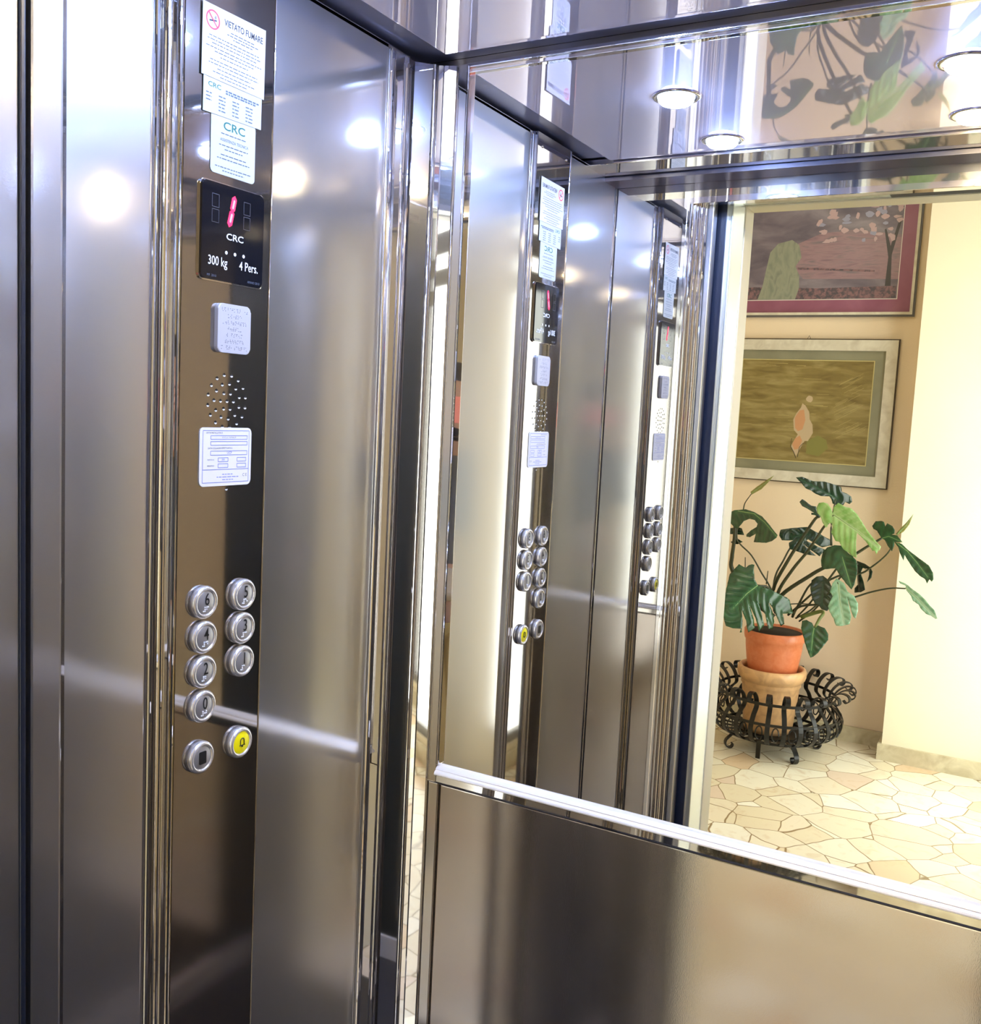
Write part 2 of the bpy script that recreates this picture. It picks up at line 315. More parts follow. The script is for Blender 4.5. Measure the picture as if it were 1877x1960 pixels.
# monstera: (tone, outline, midrib) and (radius at base, radius at end, path), world metres
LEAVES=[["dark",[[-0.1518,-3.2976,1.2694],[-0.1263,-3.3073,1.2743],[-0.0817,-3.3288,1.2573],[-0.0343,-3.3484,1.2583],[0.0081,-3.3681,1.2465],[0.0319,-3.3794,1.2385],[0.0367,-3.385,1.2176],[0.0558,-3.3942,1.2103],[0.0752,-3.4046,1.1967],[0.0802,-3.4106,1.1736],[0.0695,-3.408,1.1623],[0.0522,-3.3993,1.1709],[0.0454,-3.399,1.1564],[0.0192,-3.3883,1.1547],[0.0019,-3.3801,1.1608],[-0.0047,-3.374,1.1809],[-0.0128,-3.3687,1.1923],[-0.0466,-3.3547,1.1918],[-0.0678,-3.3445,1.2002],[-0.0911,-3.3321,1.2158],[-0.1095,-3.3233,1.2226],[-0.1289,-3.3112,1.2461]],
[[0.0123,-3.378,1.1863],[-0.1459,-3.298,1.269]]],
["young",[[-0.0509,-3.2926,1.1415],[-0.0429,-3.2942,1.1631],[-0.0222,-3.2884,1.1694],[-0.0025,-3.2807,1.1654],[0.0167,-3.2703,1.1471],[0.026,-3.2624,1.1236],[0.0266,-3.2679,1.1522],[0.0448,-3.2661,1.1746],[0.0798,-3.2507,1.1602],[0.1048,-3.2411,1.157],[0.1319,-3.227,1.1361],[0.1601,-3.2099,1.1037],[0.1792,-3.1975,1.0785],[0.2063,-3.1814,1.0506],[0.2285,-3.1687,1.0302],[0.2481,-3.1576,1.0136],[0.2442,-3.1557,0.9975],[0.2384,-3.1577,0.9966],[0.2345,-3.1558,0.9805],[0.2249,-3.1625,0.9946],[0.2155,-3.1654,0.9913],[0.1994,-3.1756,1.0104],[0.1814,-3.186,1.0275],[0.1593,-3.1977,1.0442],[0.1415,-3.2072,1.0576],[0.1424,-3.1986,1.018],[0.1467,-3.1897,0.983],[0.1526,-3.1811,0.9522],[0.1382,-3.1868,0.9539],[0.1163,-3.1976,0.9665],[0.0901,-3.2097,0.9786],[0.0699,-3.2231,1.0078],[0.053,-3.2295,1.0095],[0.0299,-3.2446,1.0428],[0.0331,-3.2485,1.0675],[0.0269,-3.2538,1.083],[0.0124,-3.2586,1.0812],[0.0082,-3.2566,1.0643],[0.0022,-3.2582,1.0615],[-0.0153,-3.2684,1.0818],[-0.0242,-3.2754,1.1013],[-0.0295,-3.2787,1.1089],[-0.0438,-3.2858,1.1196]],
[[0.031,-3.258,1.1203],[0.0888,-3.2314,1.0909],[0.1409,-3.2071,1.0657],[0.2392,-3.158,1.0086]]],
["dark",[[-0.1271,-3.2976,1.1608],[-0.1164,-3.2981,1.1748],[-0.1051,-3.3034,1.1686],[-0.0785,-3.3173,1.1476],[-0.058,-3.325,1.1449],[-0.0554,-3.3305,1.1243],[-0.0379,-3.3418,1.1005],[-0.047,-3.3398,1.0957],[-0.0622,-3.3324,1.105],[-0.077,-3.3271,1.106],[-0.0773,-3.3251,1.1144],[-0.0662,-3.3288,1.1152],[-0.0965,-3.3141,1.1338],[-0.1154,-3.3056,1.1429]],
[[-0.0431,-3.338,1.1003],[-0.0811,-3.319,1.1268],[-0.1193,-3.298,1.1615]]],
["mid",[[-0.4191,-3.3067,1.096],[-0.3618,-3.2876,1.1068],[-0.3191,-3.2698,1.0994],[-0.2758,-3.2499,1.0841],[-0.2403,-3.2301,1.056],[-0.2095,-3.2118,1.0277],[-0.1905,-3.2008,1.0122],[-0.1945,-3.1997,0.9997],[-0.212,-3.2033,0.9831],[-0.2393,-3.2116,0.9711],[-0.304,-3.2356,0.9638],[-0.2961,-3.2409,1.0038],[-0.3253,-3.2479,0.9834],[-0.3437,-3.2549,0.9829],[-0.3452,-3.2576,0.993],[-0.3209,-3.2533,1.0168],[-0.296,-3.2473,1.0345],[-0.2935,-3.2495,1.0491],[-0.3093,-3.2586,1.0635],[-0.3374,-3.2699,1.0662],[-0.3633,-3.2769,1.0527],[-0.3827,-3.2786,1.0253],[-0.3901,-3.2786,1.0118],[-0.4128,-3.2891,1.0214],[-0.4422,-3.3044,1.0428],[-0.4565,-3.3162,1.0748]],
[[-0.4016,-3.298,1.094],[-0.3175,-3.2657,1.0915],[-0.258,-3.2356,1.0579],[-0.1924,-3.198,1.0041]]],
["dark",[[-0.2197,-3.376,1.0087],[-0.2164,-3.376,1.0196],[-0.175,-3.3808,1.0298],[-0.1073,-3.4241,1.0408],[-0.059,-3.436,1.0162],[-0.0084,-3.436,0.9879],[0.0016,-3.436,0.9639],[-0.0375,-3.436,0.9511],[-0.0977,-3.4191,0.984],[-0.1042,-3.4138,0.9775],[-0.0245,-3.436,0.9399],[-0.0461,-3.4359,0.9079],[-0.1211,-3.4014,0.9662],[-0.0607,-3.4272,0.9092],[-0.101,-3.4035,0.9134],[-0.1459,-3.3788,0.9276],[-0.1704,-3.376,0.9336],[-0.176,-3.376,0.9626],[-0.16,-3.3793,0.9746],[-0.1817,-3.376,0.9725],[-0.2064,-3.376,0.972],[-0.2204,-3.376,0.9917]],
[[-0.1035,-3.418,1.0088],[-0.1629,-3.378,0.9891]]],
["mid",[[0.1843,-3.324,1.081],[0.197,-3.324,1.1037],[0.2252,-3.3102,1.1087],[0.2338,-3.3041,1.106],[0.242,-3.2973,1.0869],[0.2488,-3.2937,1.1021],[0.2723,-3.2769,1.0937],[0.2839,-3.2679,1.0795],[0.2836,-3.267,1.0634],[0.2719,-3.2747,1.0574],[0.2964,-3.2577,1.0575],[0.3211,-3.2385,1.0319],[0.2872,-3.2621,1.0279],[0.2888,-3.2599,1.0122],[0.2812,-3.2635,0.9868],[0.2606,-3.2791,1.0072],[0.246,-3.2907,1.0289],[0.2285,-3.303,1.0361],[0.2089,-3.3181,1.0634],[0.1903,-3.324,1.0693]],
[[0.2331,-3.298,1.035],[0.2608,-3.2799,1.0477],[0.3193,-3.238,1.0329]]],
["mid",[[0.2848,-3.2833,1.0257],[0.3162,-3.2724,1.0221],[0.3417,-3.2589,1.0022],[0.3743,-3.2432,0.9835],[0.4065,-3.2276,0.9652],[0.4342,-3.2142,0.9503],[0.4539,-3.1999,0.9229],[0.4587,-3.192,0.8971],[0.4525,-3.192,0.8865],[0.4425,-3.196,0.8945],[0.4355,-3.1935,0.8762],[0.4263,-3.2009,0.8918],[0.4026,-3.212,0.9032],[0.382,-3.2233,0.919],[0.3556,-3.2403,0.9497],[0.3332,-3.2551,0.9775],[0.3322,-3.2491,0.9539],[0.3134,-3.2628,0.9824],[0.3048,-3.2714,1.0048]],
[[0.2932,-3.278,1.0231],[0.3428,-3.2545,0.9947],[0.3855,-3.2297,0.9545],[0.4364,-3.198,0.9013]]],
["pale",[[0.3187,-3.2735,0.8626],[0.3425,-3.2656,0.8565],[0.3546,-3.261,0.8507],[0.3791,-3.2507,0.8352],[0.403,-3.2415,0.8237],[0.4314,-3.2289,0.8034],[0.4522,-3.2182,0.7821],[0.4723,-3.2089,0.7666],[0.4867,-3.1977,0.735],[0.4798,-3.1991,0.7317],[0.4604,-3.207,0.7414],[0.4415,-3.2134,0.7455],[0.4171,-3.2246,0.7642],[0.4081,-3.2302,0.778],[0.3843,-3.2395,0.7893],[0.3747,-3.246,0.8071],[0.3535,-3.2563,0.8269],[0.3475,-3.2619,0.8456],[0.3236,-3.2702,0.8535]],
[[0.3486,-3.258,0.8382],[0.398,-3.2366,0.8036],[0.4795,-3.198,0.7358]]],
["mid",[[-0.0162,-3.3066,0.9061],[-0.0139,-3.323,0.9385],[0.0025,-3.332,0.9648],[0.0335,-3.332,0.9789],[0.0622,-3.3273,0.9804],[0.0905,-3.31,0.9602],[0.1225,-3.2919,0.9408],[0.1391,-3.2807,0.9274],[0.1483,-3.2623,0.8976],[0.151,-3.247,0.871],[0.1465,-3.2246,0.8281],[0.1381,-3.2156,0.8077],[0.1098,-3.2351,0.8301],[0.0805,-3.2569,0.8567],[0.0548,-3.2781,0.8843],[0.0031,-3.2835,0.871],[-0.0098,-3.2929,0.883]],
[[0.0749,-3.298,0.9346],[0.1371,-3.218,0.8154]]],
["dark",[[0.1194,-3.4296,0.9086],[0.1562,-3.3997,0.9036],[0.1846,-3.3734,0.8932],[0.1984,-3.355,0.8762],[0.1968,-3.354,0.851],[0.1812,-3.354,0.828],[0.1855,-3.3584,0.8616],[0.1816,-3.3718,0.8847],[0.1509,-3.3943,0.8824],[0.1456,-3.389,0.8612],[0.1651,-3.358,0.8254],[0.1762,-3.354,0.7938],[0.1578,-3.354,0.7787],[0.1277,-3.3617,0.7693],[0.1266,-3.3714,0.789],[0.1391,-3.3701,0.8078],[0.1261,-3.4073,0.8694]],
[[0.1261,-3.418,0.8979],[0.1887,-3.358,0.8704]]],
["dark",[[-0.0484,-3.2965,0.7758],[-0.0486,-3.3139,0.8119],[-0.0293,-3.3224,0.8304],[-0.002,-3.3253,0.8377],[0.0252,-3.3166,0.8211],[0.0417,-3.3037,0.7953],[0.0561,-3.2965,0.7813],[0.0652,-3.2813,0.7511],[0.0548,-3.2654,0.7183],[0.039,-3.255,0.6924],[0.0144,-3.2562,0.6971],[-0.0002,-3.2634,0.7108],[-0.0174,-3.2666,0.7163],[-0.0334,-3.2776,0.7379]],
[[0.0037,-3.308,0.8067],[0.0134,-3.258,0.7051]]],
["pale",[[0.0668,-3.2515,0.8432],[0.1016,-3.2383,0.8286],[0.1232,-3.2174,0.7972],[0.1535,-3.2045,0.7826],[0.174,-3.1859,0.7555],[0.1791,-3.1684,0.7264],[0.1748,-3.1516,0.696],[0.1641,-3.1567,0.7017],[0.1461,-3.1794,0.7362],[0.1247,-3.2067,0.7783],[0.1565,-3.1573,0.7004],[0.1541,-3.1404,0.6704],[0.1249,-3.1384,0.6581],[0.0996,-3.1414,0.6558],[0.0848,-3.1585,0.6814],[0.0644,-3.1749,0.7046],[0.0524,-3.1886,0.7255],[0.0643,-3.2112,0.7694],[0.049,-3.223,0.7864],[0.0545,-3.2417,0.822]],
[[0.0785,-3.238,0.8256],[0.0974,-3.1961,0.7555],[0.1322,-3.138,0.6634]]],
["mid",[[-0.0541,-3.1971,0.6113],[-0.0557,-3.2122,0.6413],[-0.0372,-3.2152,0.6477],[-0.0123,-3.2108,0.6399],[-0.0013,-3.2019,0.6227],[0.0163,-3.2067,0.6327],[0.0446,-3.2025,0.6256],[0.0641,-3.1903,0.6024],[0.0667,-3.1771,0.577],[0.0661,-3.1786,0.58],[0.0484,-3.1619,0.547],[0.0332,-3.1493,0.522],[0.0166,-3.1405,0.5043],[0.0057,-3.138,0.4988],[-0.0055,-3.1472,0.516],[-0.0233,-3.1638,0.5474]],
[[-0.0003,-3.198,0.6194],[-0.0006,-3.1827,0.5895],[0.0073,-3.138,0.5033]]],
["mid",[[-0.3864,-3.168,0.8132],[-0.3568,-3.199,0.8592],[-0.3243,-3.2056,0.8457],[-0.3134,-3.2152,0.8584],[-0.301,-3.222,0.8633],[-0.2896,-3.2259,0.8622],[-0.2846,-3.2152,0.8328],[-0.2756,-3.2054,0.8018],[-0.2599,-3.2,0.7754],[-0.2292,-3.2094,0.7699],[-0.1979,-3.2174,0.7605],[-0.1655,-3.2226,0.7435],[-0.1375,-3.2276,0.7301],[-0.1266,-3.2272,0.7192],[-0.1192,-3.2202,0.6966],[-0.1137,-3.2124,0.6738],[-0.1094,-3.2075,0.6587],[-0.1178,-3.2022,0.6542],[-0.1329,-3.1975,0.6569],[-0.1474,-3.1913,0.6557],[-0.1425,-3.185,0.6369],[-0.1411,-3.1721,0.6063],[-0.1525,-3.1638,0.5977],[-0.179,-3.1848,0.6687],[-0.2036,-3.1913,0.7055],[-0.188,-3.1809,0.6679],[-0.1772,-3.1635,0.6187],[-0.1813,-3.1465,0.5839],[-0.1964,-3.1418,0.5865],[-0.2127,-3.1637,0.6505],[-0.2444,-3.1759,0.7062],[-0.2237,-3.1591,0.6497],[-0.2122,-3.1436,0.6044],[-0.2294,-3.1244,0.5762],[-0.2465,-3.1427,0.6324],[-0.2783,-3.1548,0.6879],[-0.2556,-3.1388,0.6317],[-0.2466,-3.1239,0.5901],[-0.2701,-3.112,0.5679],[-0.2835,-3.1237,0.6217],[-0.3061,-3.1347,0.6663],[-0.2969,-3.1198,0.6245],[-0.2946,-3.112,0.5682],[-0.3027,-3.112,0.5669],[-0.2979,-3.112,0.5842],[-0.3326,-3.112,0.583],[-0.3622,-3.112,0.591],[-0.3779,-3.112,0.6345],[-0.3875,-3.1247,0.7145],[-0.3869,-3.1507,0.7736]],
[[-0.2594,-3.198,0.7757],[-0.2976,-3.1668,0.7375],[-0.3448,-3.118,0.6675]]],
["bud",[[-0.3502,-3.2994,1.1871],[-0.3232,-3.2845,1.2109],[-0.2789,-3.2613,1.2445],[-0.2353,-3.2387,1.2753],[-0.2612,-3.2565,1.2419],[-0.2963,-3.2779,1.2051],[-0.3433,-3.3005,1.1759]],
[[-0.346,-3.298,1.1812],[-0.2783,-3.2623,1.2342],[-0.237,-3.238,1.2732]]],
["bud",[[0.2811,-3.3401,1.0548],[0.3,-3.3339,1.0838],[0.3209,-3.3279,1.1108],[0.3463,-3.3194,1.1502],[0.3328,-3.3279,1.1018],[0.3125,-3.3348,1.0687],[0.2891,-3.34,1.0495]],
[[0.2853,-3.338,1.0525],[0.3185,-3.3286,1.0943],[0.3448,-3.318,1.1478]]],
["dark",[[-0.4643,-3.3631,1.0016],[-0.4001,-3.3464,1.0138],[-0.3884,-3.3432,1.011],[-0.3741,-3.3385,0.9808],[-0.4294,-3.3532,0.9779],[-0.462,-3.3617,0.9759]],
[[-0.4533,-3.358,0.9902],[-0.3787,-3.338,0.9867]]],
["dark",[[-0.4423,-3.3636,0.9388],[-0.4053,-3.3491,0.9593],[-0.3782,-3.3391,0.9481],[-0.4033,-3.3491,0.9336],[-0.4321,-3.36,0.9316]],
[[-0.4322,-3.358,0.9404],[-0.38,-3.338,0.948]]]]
STEMS=[[0.005,0.004,[[-0.2136,-3.36,0.636],[-0.2281,-3.372,0.7309],[-0.2243,-3.384,0.807],[-0.199,-3.396,0.8729],[-0.1771,-3.408,0.9296],[-0.1465,-3.42,0.9787]]],
[0.009,0.006,[[-0.1958,-3.36,0.6214],[-0.2248,-3.356,0.7378],[-0.1691,-3.352,0.8814],[-0.1052,-3.348,1.0063],[-0.0628,-3.344,1.0856],[-0.0434,-3.34,1.1001]]],
[0.009,0.004,[[-0.1833,-3.34,0.6265],[-0.1965,-3.3267,0.7287],[-0.1376,-3.3133,0.8476],[-0.0708,-3.3,0.9484],[-0.0123,-3.2867,1.0582],[0.0078,-3.2733,1.0796],[0.0308,-3.26,1.1181]]],
[0.01,0.005,[[-0.2003,-3.34,0.6325],[-0.1812,-3.3343,0.7213],[-0.059,-3.3286,0.8306],[-0.0044,-3.3229,0.8717],[0.0729,-3.3171,0.9197],[0.1264,-3.3114,0.9517],[0.1745,-3.3057,0.9909],[0.2328,-3.3,1.0356]]],
[0.005,0.003,[[0.0116,-3.38,0.9696],[0.0033,-3.38,1.071],[0.0123,-3.38,1.182]]],
[0.005,0.003,[[-0.1264,-3.34,0.6349],[-0.0874,-3.3286,0.6846],[0.0496,-3.3171,0.7182],[0.1431,-3.3057,0.7625],[0.2044,-3.2943,0.7933],[0.2651,-3.2829,0.8175],[0.3033,-3.2714,0.8283],[0.3488,-3.26,0.8339]]],
[0.005,0.003,[[-0.1508,-3.36,0.6281],[0.0266,-3.3533,0.8208],[0.148,-3.3467,0.8625],[0.1893,-3.34,0.8935],[0.2364,-3.3333,0.9415],[0.2643,-3.3267,0.9825],[0.2811,-3.32,1.0382]]],
[0.004,0.003,[[-0.1751,-3.34,0.6277],[-0.2328,-3.3333,0.7484],[-0.2781,-3.3267,0.8158],[-0.3285,-3.32,0.8915],[-0.3811,-3.3133,0.9374],[-0.3988,-3.3067,0.9702],[-0.4018,-3.3,1.0896]]],
[0.003,0.002,[[-0.3799,-3.31,1.0995],[-0.3728,-3.305,1.1343],[-0.3455,-3.3,1.1791]]],
[0.012,0.008,[[-0.216,-3.38,0.6066],[-0.338,-3.368,0.6862],[-0.4216,-3.356,0.8073],[-0.4251,-3.344,0.869],[-0.4168,-3.332,0.9575],[-0.4154,-3.32,1.0272]]],
[0.006,0.004,[[-0.1298,-3.36,0.6226],[-0.1063,-3.3433,0.6796],[-0.0553,-3.3267,0.7897],[0.0034,-3.31,0.8064]]],
[0.009,0.006,[[-0.0778,-3.3,0.6401],[0.0031,-3.275,0.681],[0.0236,-3.25,0.6797],[0.0146,-3.225,0.6579],[0.003,-3.2,0.6216]]],
[0.006,0.005,[[-0.179,-3.32,0.6303],[-0.1986,-3.28,0.6845],[-0.2198,-3.24,0.7628],[-0.2598,-3.2,0.7746]]],
[0.004,0.002,[[-0.2521,-3.36,0.6993],[-0.2594,-3.36,0.7498],[-0.2567,-3.36,0.823]]],
[0.004,0.002,[[-0.3427,-3.3,0.7597],[-0.345,-3.3,0.7893],[-0.3513,-3.3,0.8824]]],
[0.005,0.004,[[0.0781,-3.24,0.8253],[0.0513,-3.2733,0.7923],[-0.0262,-3.3067,0.6791],[-0.0937,-3.34,0.6119]]],
[0.005,0.004,[[0.0746,-3.3,0.9343],[0.0486,-3.32,0.8701],[-0.0513,-3.34,0.7048],[-0.1076,-3.36,0.6284]]],
[0.004,0.004,[[0.1287,-3.4,0.9003],[0.0678,-3.3867,0.839],[-0.0394,-3.3733,0.6798],[-0.1152,-3.36,0.6185]]],
[0.003,0.002,[[-0.1343,-3.3,0.6906],[-0.1252,-3.3133,0.692],[-0.0879,-3.3267,0.6965],[-0.0307,-3.34,0.6993]]]]

# ---------------------------------------------------------------- structure: lift cabin
struct(link('floor', B((-.06, -.734, -.06), (.99, .05, 0.0)), M['rubber']))
struct(link('wall_rear', B((-.06, .004, 0), (.99, .05, 2.06)), M['polish']))
struct(link('wall_left', B((-.06, -.71, 0), (-.030, .004, 2.06)), M['polish']))
struct(link('wall_right', B((.960, -.71, 0), (.99, .004, 2.06)), M['polish']))
struct(link('ceiling', B((-.06, -.71, 2.06), (.99, .05, 2.09)), M['polish']))
def panel(label, a, b, m='brushed', bev=.0015):
    return tag(link('wall_panel', B(a, b, bev), M[m]), label, 'wall panel')
panel('brushed steel side panel between the button panel and the chrome corner post', (-.030, -.3215, .03), (-.012, -.094, 1.9785))
panel('brushed steel side panel between the button panel and the door return', (-.030, -.709, .03), (-.012, -.4885, 1.9785))
panel('wide brushed steel panel on the right cabin wall', (.948, -.580, .03), (.960, -.0945, 1.9785), 'brushed_fine')
tag(link('wall_panel', B((.946, -.709, .03), (.960, -.583, 1.9785), .0015), M['dark_reflect']), 'narrow unseen black panel added on the right cabin wall for a dark reflection', 'wall panel')  # unseen panel, added to give the button panel a dark reflection
kp = bmesh.new(); box(kp, (.938, -.709, 0), (.9475, -.0945, .062), .0015); box(kp, (-.0175, -.709, 0), (-.010, -.489, .062), .0015)
struct(link('baseboard_cabin', kp, M['satin']))
panel('dark brushed steel panel filling the rear wall below the mirror', (.0645, -.003, .03), (.8655, .004, .9455), 'brushed_low')

# front wall of the cabin: returns and header
fw = bmesh.new()
box(fw, (-.06, -.734, 0), (.152, -.710, 2.06)); box(fw, (.822, -.734, 0), (.99, -.710, 2.06))
struct(link('wall_front', fw, M['polish_front']))
hd = bmesh.new(); box(hd, (.152, -.734, 1.9245), (.822, -.7085, 2.06), .001)
struct(link('trim_1', hd, M['chrome']))
def jamb(s, x0):
    pts = [(.140, -.7095)]
    for k in range(4):
        cx_, cy_ = .1475 + .0068 * k, -.7125 - .0062 * k
        pts += arc(cx_, cy_, .0034, 150, -60, 6)
    pts += [(.175, -.7345), (.140, -.7345)]
    pts = [(x0 + s * x, y) for x, y in pts]
    return extrude_plan(pts, 0, 1.9245)
struct(link('trim_2', jamb(1, 0), M['chrome'])); struct(link('trim_3', jamb(-1, .974), M['chrome']))
# bead in the corner between side wall and front return
struct(link('trim_4', extrude_plan([(-.0180, -.7100)] + arc(-.0145, -.7045, .0045, -100, 170, 10) + [(-.0180, -.698)], .0, 1.977), M['chrome']))

# sliding door edges, landing frame
tag(link('car_door', B((-.25, -.763, .01), (.186, -.738, 2.02), .002), M['brushed']), 'steel edge of the opened inner lift door at the left of the doorway', 'door')
ld = thing('landing_door', 'steel edge of the opened landing door with a navy strip painted for gap shade, beyond a black gap', 'door', (.1, -.789, .01))
o = link('door_leaf', B((-.30, -.800, .01), (.199, -.781, 2.02), .001), M['brushed'], ld); o.location = (-.1, .789, -.01)
o = link('gap_shade_strip', B((.150, -.7809, .01), (.2008, -.777, 2.02), .001), mat('navy_gap_shade', (.010, .014, .030), .35), ld); o.location = (-.1, .789, -.01)  # navy strip on the leaf paints the shade inside the door gap
gp = bmesh.new(); box(gp, (-.30, -.7785, 0), (.176, -.7625, 2.03)); box(gp, (.80, -.7785, 0), (1.2, -.734, 2.03)); box(gp, (.12, -.800, 1.975), (.86, -.7345, 2.06)); box(gp, (.505, -.800, 1.9335), (.86, -.766, 1.975))
struct(link('trim_5', gp, M['dark']))
lf = bmesh.new()
box(lf, (-.30, -.886, 0), (.207, -.8005, 2.08), .002); box(lf, (.80, -.886, 0), (1.2, -.779, 2.08), .002); box(lf, (.207, -.886, 1.953), (.80, -.8005, 2.08), .002)
struct(link('trim_6', lf, M['door']))
cf = bmesh.new()
box(cf, (.120, -.948, 0), (.209, -.8865, 2.05), .002); box(cf, (.798, -.948, 0), (.88, -.8865, 2.05), .002); box(cf, (.209, -.948, 1.950), (.798, -.8865, 2.05), .002)
struct(link('trim_7', cf, M['frame_cream']))
struct(link('trim_8', B((.152, -.8005, -.02), (.822, -.734, .002)), M['satin']))   # door sill

# ---------------------------------------------------------------- structure: lobby
struct(link('floor', B((-1.65, -3.72, -.08), (1.60, -.8005, 0.0)), M['floor']))
wl = bmesh.new(); box(wl, (-1.65, -.940, 0), (.120, -.8865, 2.75)); box(wl, (.88, -.940, 0), (1.50, -.8865, 2.75)); box(wl, (.120, -.940, 2.05), (.88, -.8865, 2.75))
struct(link('wall_landing', wl, M['wall2']))
struct(link('wall_pictures', B((-1.65, -3.72, 0), (.287, -3.670, 2.75)), M['wall']))
struct(link('wall_projecting', B((.287, -3.72, 0), (1.25, -3.490, 2.75)), M['wall2']))
struct(link('wall_lobby_left', B((-1.70, -3.72, 0), (-1.65, -.8865, 2.75)), M['wall']))
struct(link('ceiling', B((-1.70, -3.72, 2.75), (1.60, -.8865, 2.80)), M['ceilp']))
wr = bmesh.new()
WY0, WY1 = -3.40, -2.29
box(wr, (1.05, -3.49, 0), (1.20, WY0, 2.75)); box(wr, (1.05, WY1, 0), (1.20, -2.05, 2.75)); box(wr, (1.20, -2.20, 0), (1.60, -2.05, 2.75)); box(wr, (1.50, -2.05, 0), (1.60, -.8865, 2.75)); box(wr, (1.05, WY0, 0), (1.20, WY1, .10)); box(wr, (1.05, WY0, 2.52), (1.20, WY1, 2.75))
struct(link('wall_lobby_right', wr, M['wall2']))
wf = thing('window_1', 'tall frosted glazing with white frame in the right lobby wall', 'window'); del wf['category']; wf['kind'] = 'structure'
pn = bmesh.new(); box(pn, (1.085, WY0, .10), (1.095, WY1, 2.52)); link('window_pane', pn, M['pane'], wf)
fr = bmesh.new()
for z0, z1 in ((.10, .14), (2.00, 2.07), (2.13, 2.22), (2.46, 2.52)): box(fr, (1.06, WY0, z0), (1.085, WY1, z1))
for y0 in (WY0, -2.82, WY1 - .04): box(fr, (1.06, y0, .10), (1.084, y0 + .04, 2.52))
link('window_frame', fr, mat('dark_window_frame', (.10, .09, .08), .4), wf)
sk = bmesh.new()
box(sk, (-1.65, -3.670, 0), (.270, -3.655, .075)); box(sk, (.270, -3.670, 0), (.287, -3.475, .075)); box(sk, (.287, -3.490, 0), (1.05, -3.475, .075)); box(sk, (1.035, -3.475, 0), (1.05, -2.035, .075)); box(sk, (1.05, -2.05, 0), (1.50, -2.035, .075)); box(sk, (1.485, -2.035, 0), (1.50, -.94, .075))
struct(link('baseboard_lobby', sk, M['skirt']))

# ---------------------------------------------------------------- lift ceiling
def ceiling_panel(label, a, b, m): return tag(link('ceiling_panel', B(a, b, .001), M[m]), label, 'ceiling panel')
ceiling_panel('mirror-finish steel ceiling panel carrying the four downlights', (.040, -.545, 1.9767), (.890, -.036, 1.990), 'ceil')
ceiling_panel('narrow polished ceiling strip in front of the main ceiling panel', (-.016, -.638, 1.972), (.946, -.553, 1.986), 'chrome')
struct(link('trim_9', B((-.018, -.7085, 1.964), (.948, -.646, 1.990), .001), M['dark_trim']))
tm = bmesh.new(); box(tm, (-.018, -.7085, 1.972), (-.012, -.050, 1.978), .001); box(tm, (.942, -.7085, 1.972), (.948, -.050, 1.978), .001)
struct(link('trim_10', tm, M['chrome']))
cg = bmesh.new(); box(cg, (-.029, -.545, 1.984), (.0405, .003, 1.990)); box(cg, (.8895, -.545, 1.984), (.959, .003, 1.990)); box(cg, (.040, -.0365, 1.984), (.890, .003, 1.990))  # strips added to close the ceiling gap with a hazy mid-tone
struct(link('trim_12', cg, M['gap']))
def downlight(x, y, m, label):
    t = thing('downlight', label, 'downlight', (x, y, 1.9767), 'downlights in the lift ceiling')
    bm = lathe(bmesh.new(), [(.026, -.0003), (.036, -.0003), (.037, -.0012), (.034, -.0022), (.027, -.0024), (.026, -.0003)], 32)
    link('trim_ring', bm, M['chrome'], t, True)
    bm = lathe(bmesh.new(), [(.0265, -.002), (.0260, -.006), (.022, -.010), (.013, -.013), (0, -.014)], 32)
    link('lens', bm, M[m], t, True)
downlight(.272, -.241, 'cool', 'bright white downlight nearest the button panel and the mirror')
downlight(.272, -.482, 'cool', 'bright white downlight nearest the button panel and the doorway')
downlight(.662, -.238, 'cool', 'bright white downlight on the right, nearest the mirror')
downlight(.660, -.472, 'warm', 'warm yellowish downlight on the right, nearest the doorway')

# ---------------------------------------------------------------- corner posts
def post(sx, x0, label):
    pts = [(-.030, -.0935), (-.010, -.0935)] + arc(-.0105, -.0885, .0045, -90, 60, 7) + [(-.0075, -.0830), (-.0065, -.0645)] \
        + arc(-.0065, -.0595, .0045, -85, 80, 7) + [(-.0062, -.0540), (-.0062, -.0405), (.0115, -.0225)] + arc(.0125, -.0185, .0035, -70, 0, 5) \
        + [(.0165, -.0150), (.0220, -.0124), (.0228, -.0132), (.0240, -.0118), (.0385, -.0042), (.0400, -.0020), (.0400, .003), (-.030, .003)]
    pts = [(x0 + sx * x, y) for x, y in pts]
    o = link('corner_post', extrude_plan(pts, .0, 1.972), M['chrome'])
    return tag(o, label, 'corner post')
post(1, 0, 'fluted chrome corner post between the side wall and the mirror')
post(-1, .93, 'fluted chrome corner post at the right end of the mirror')

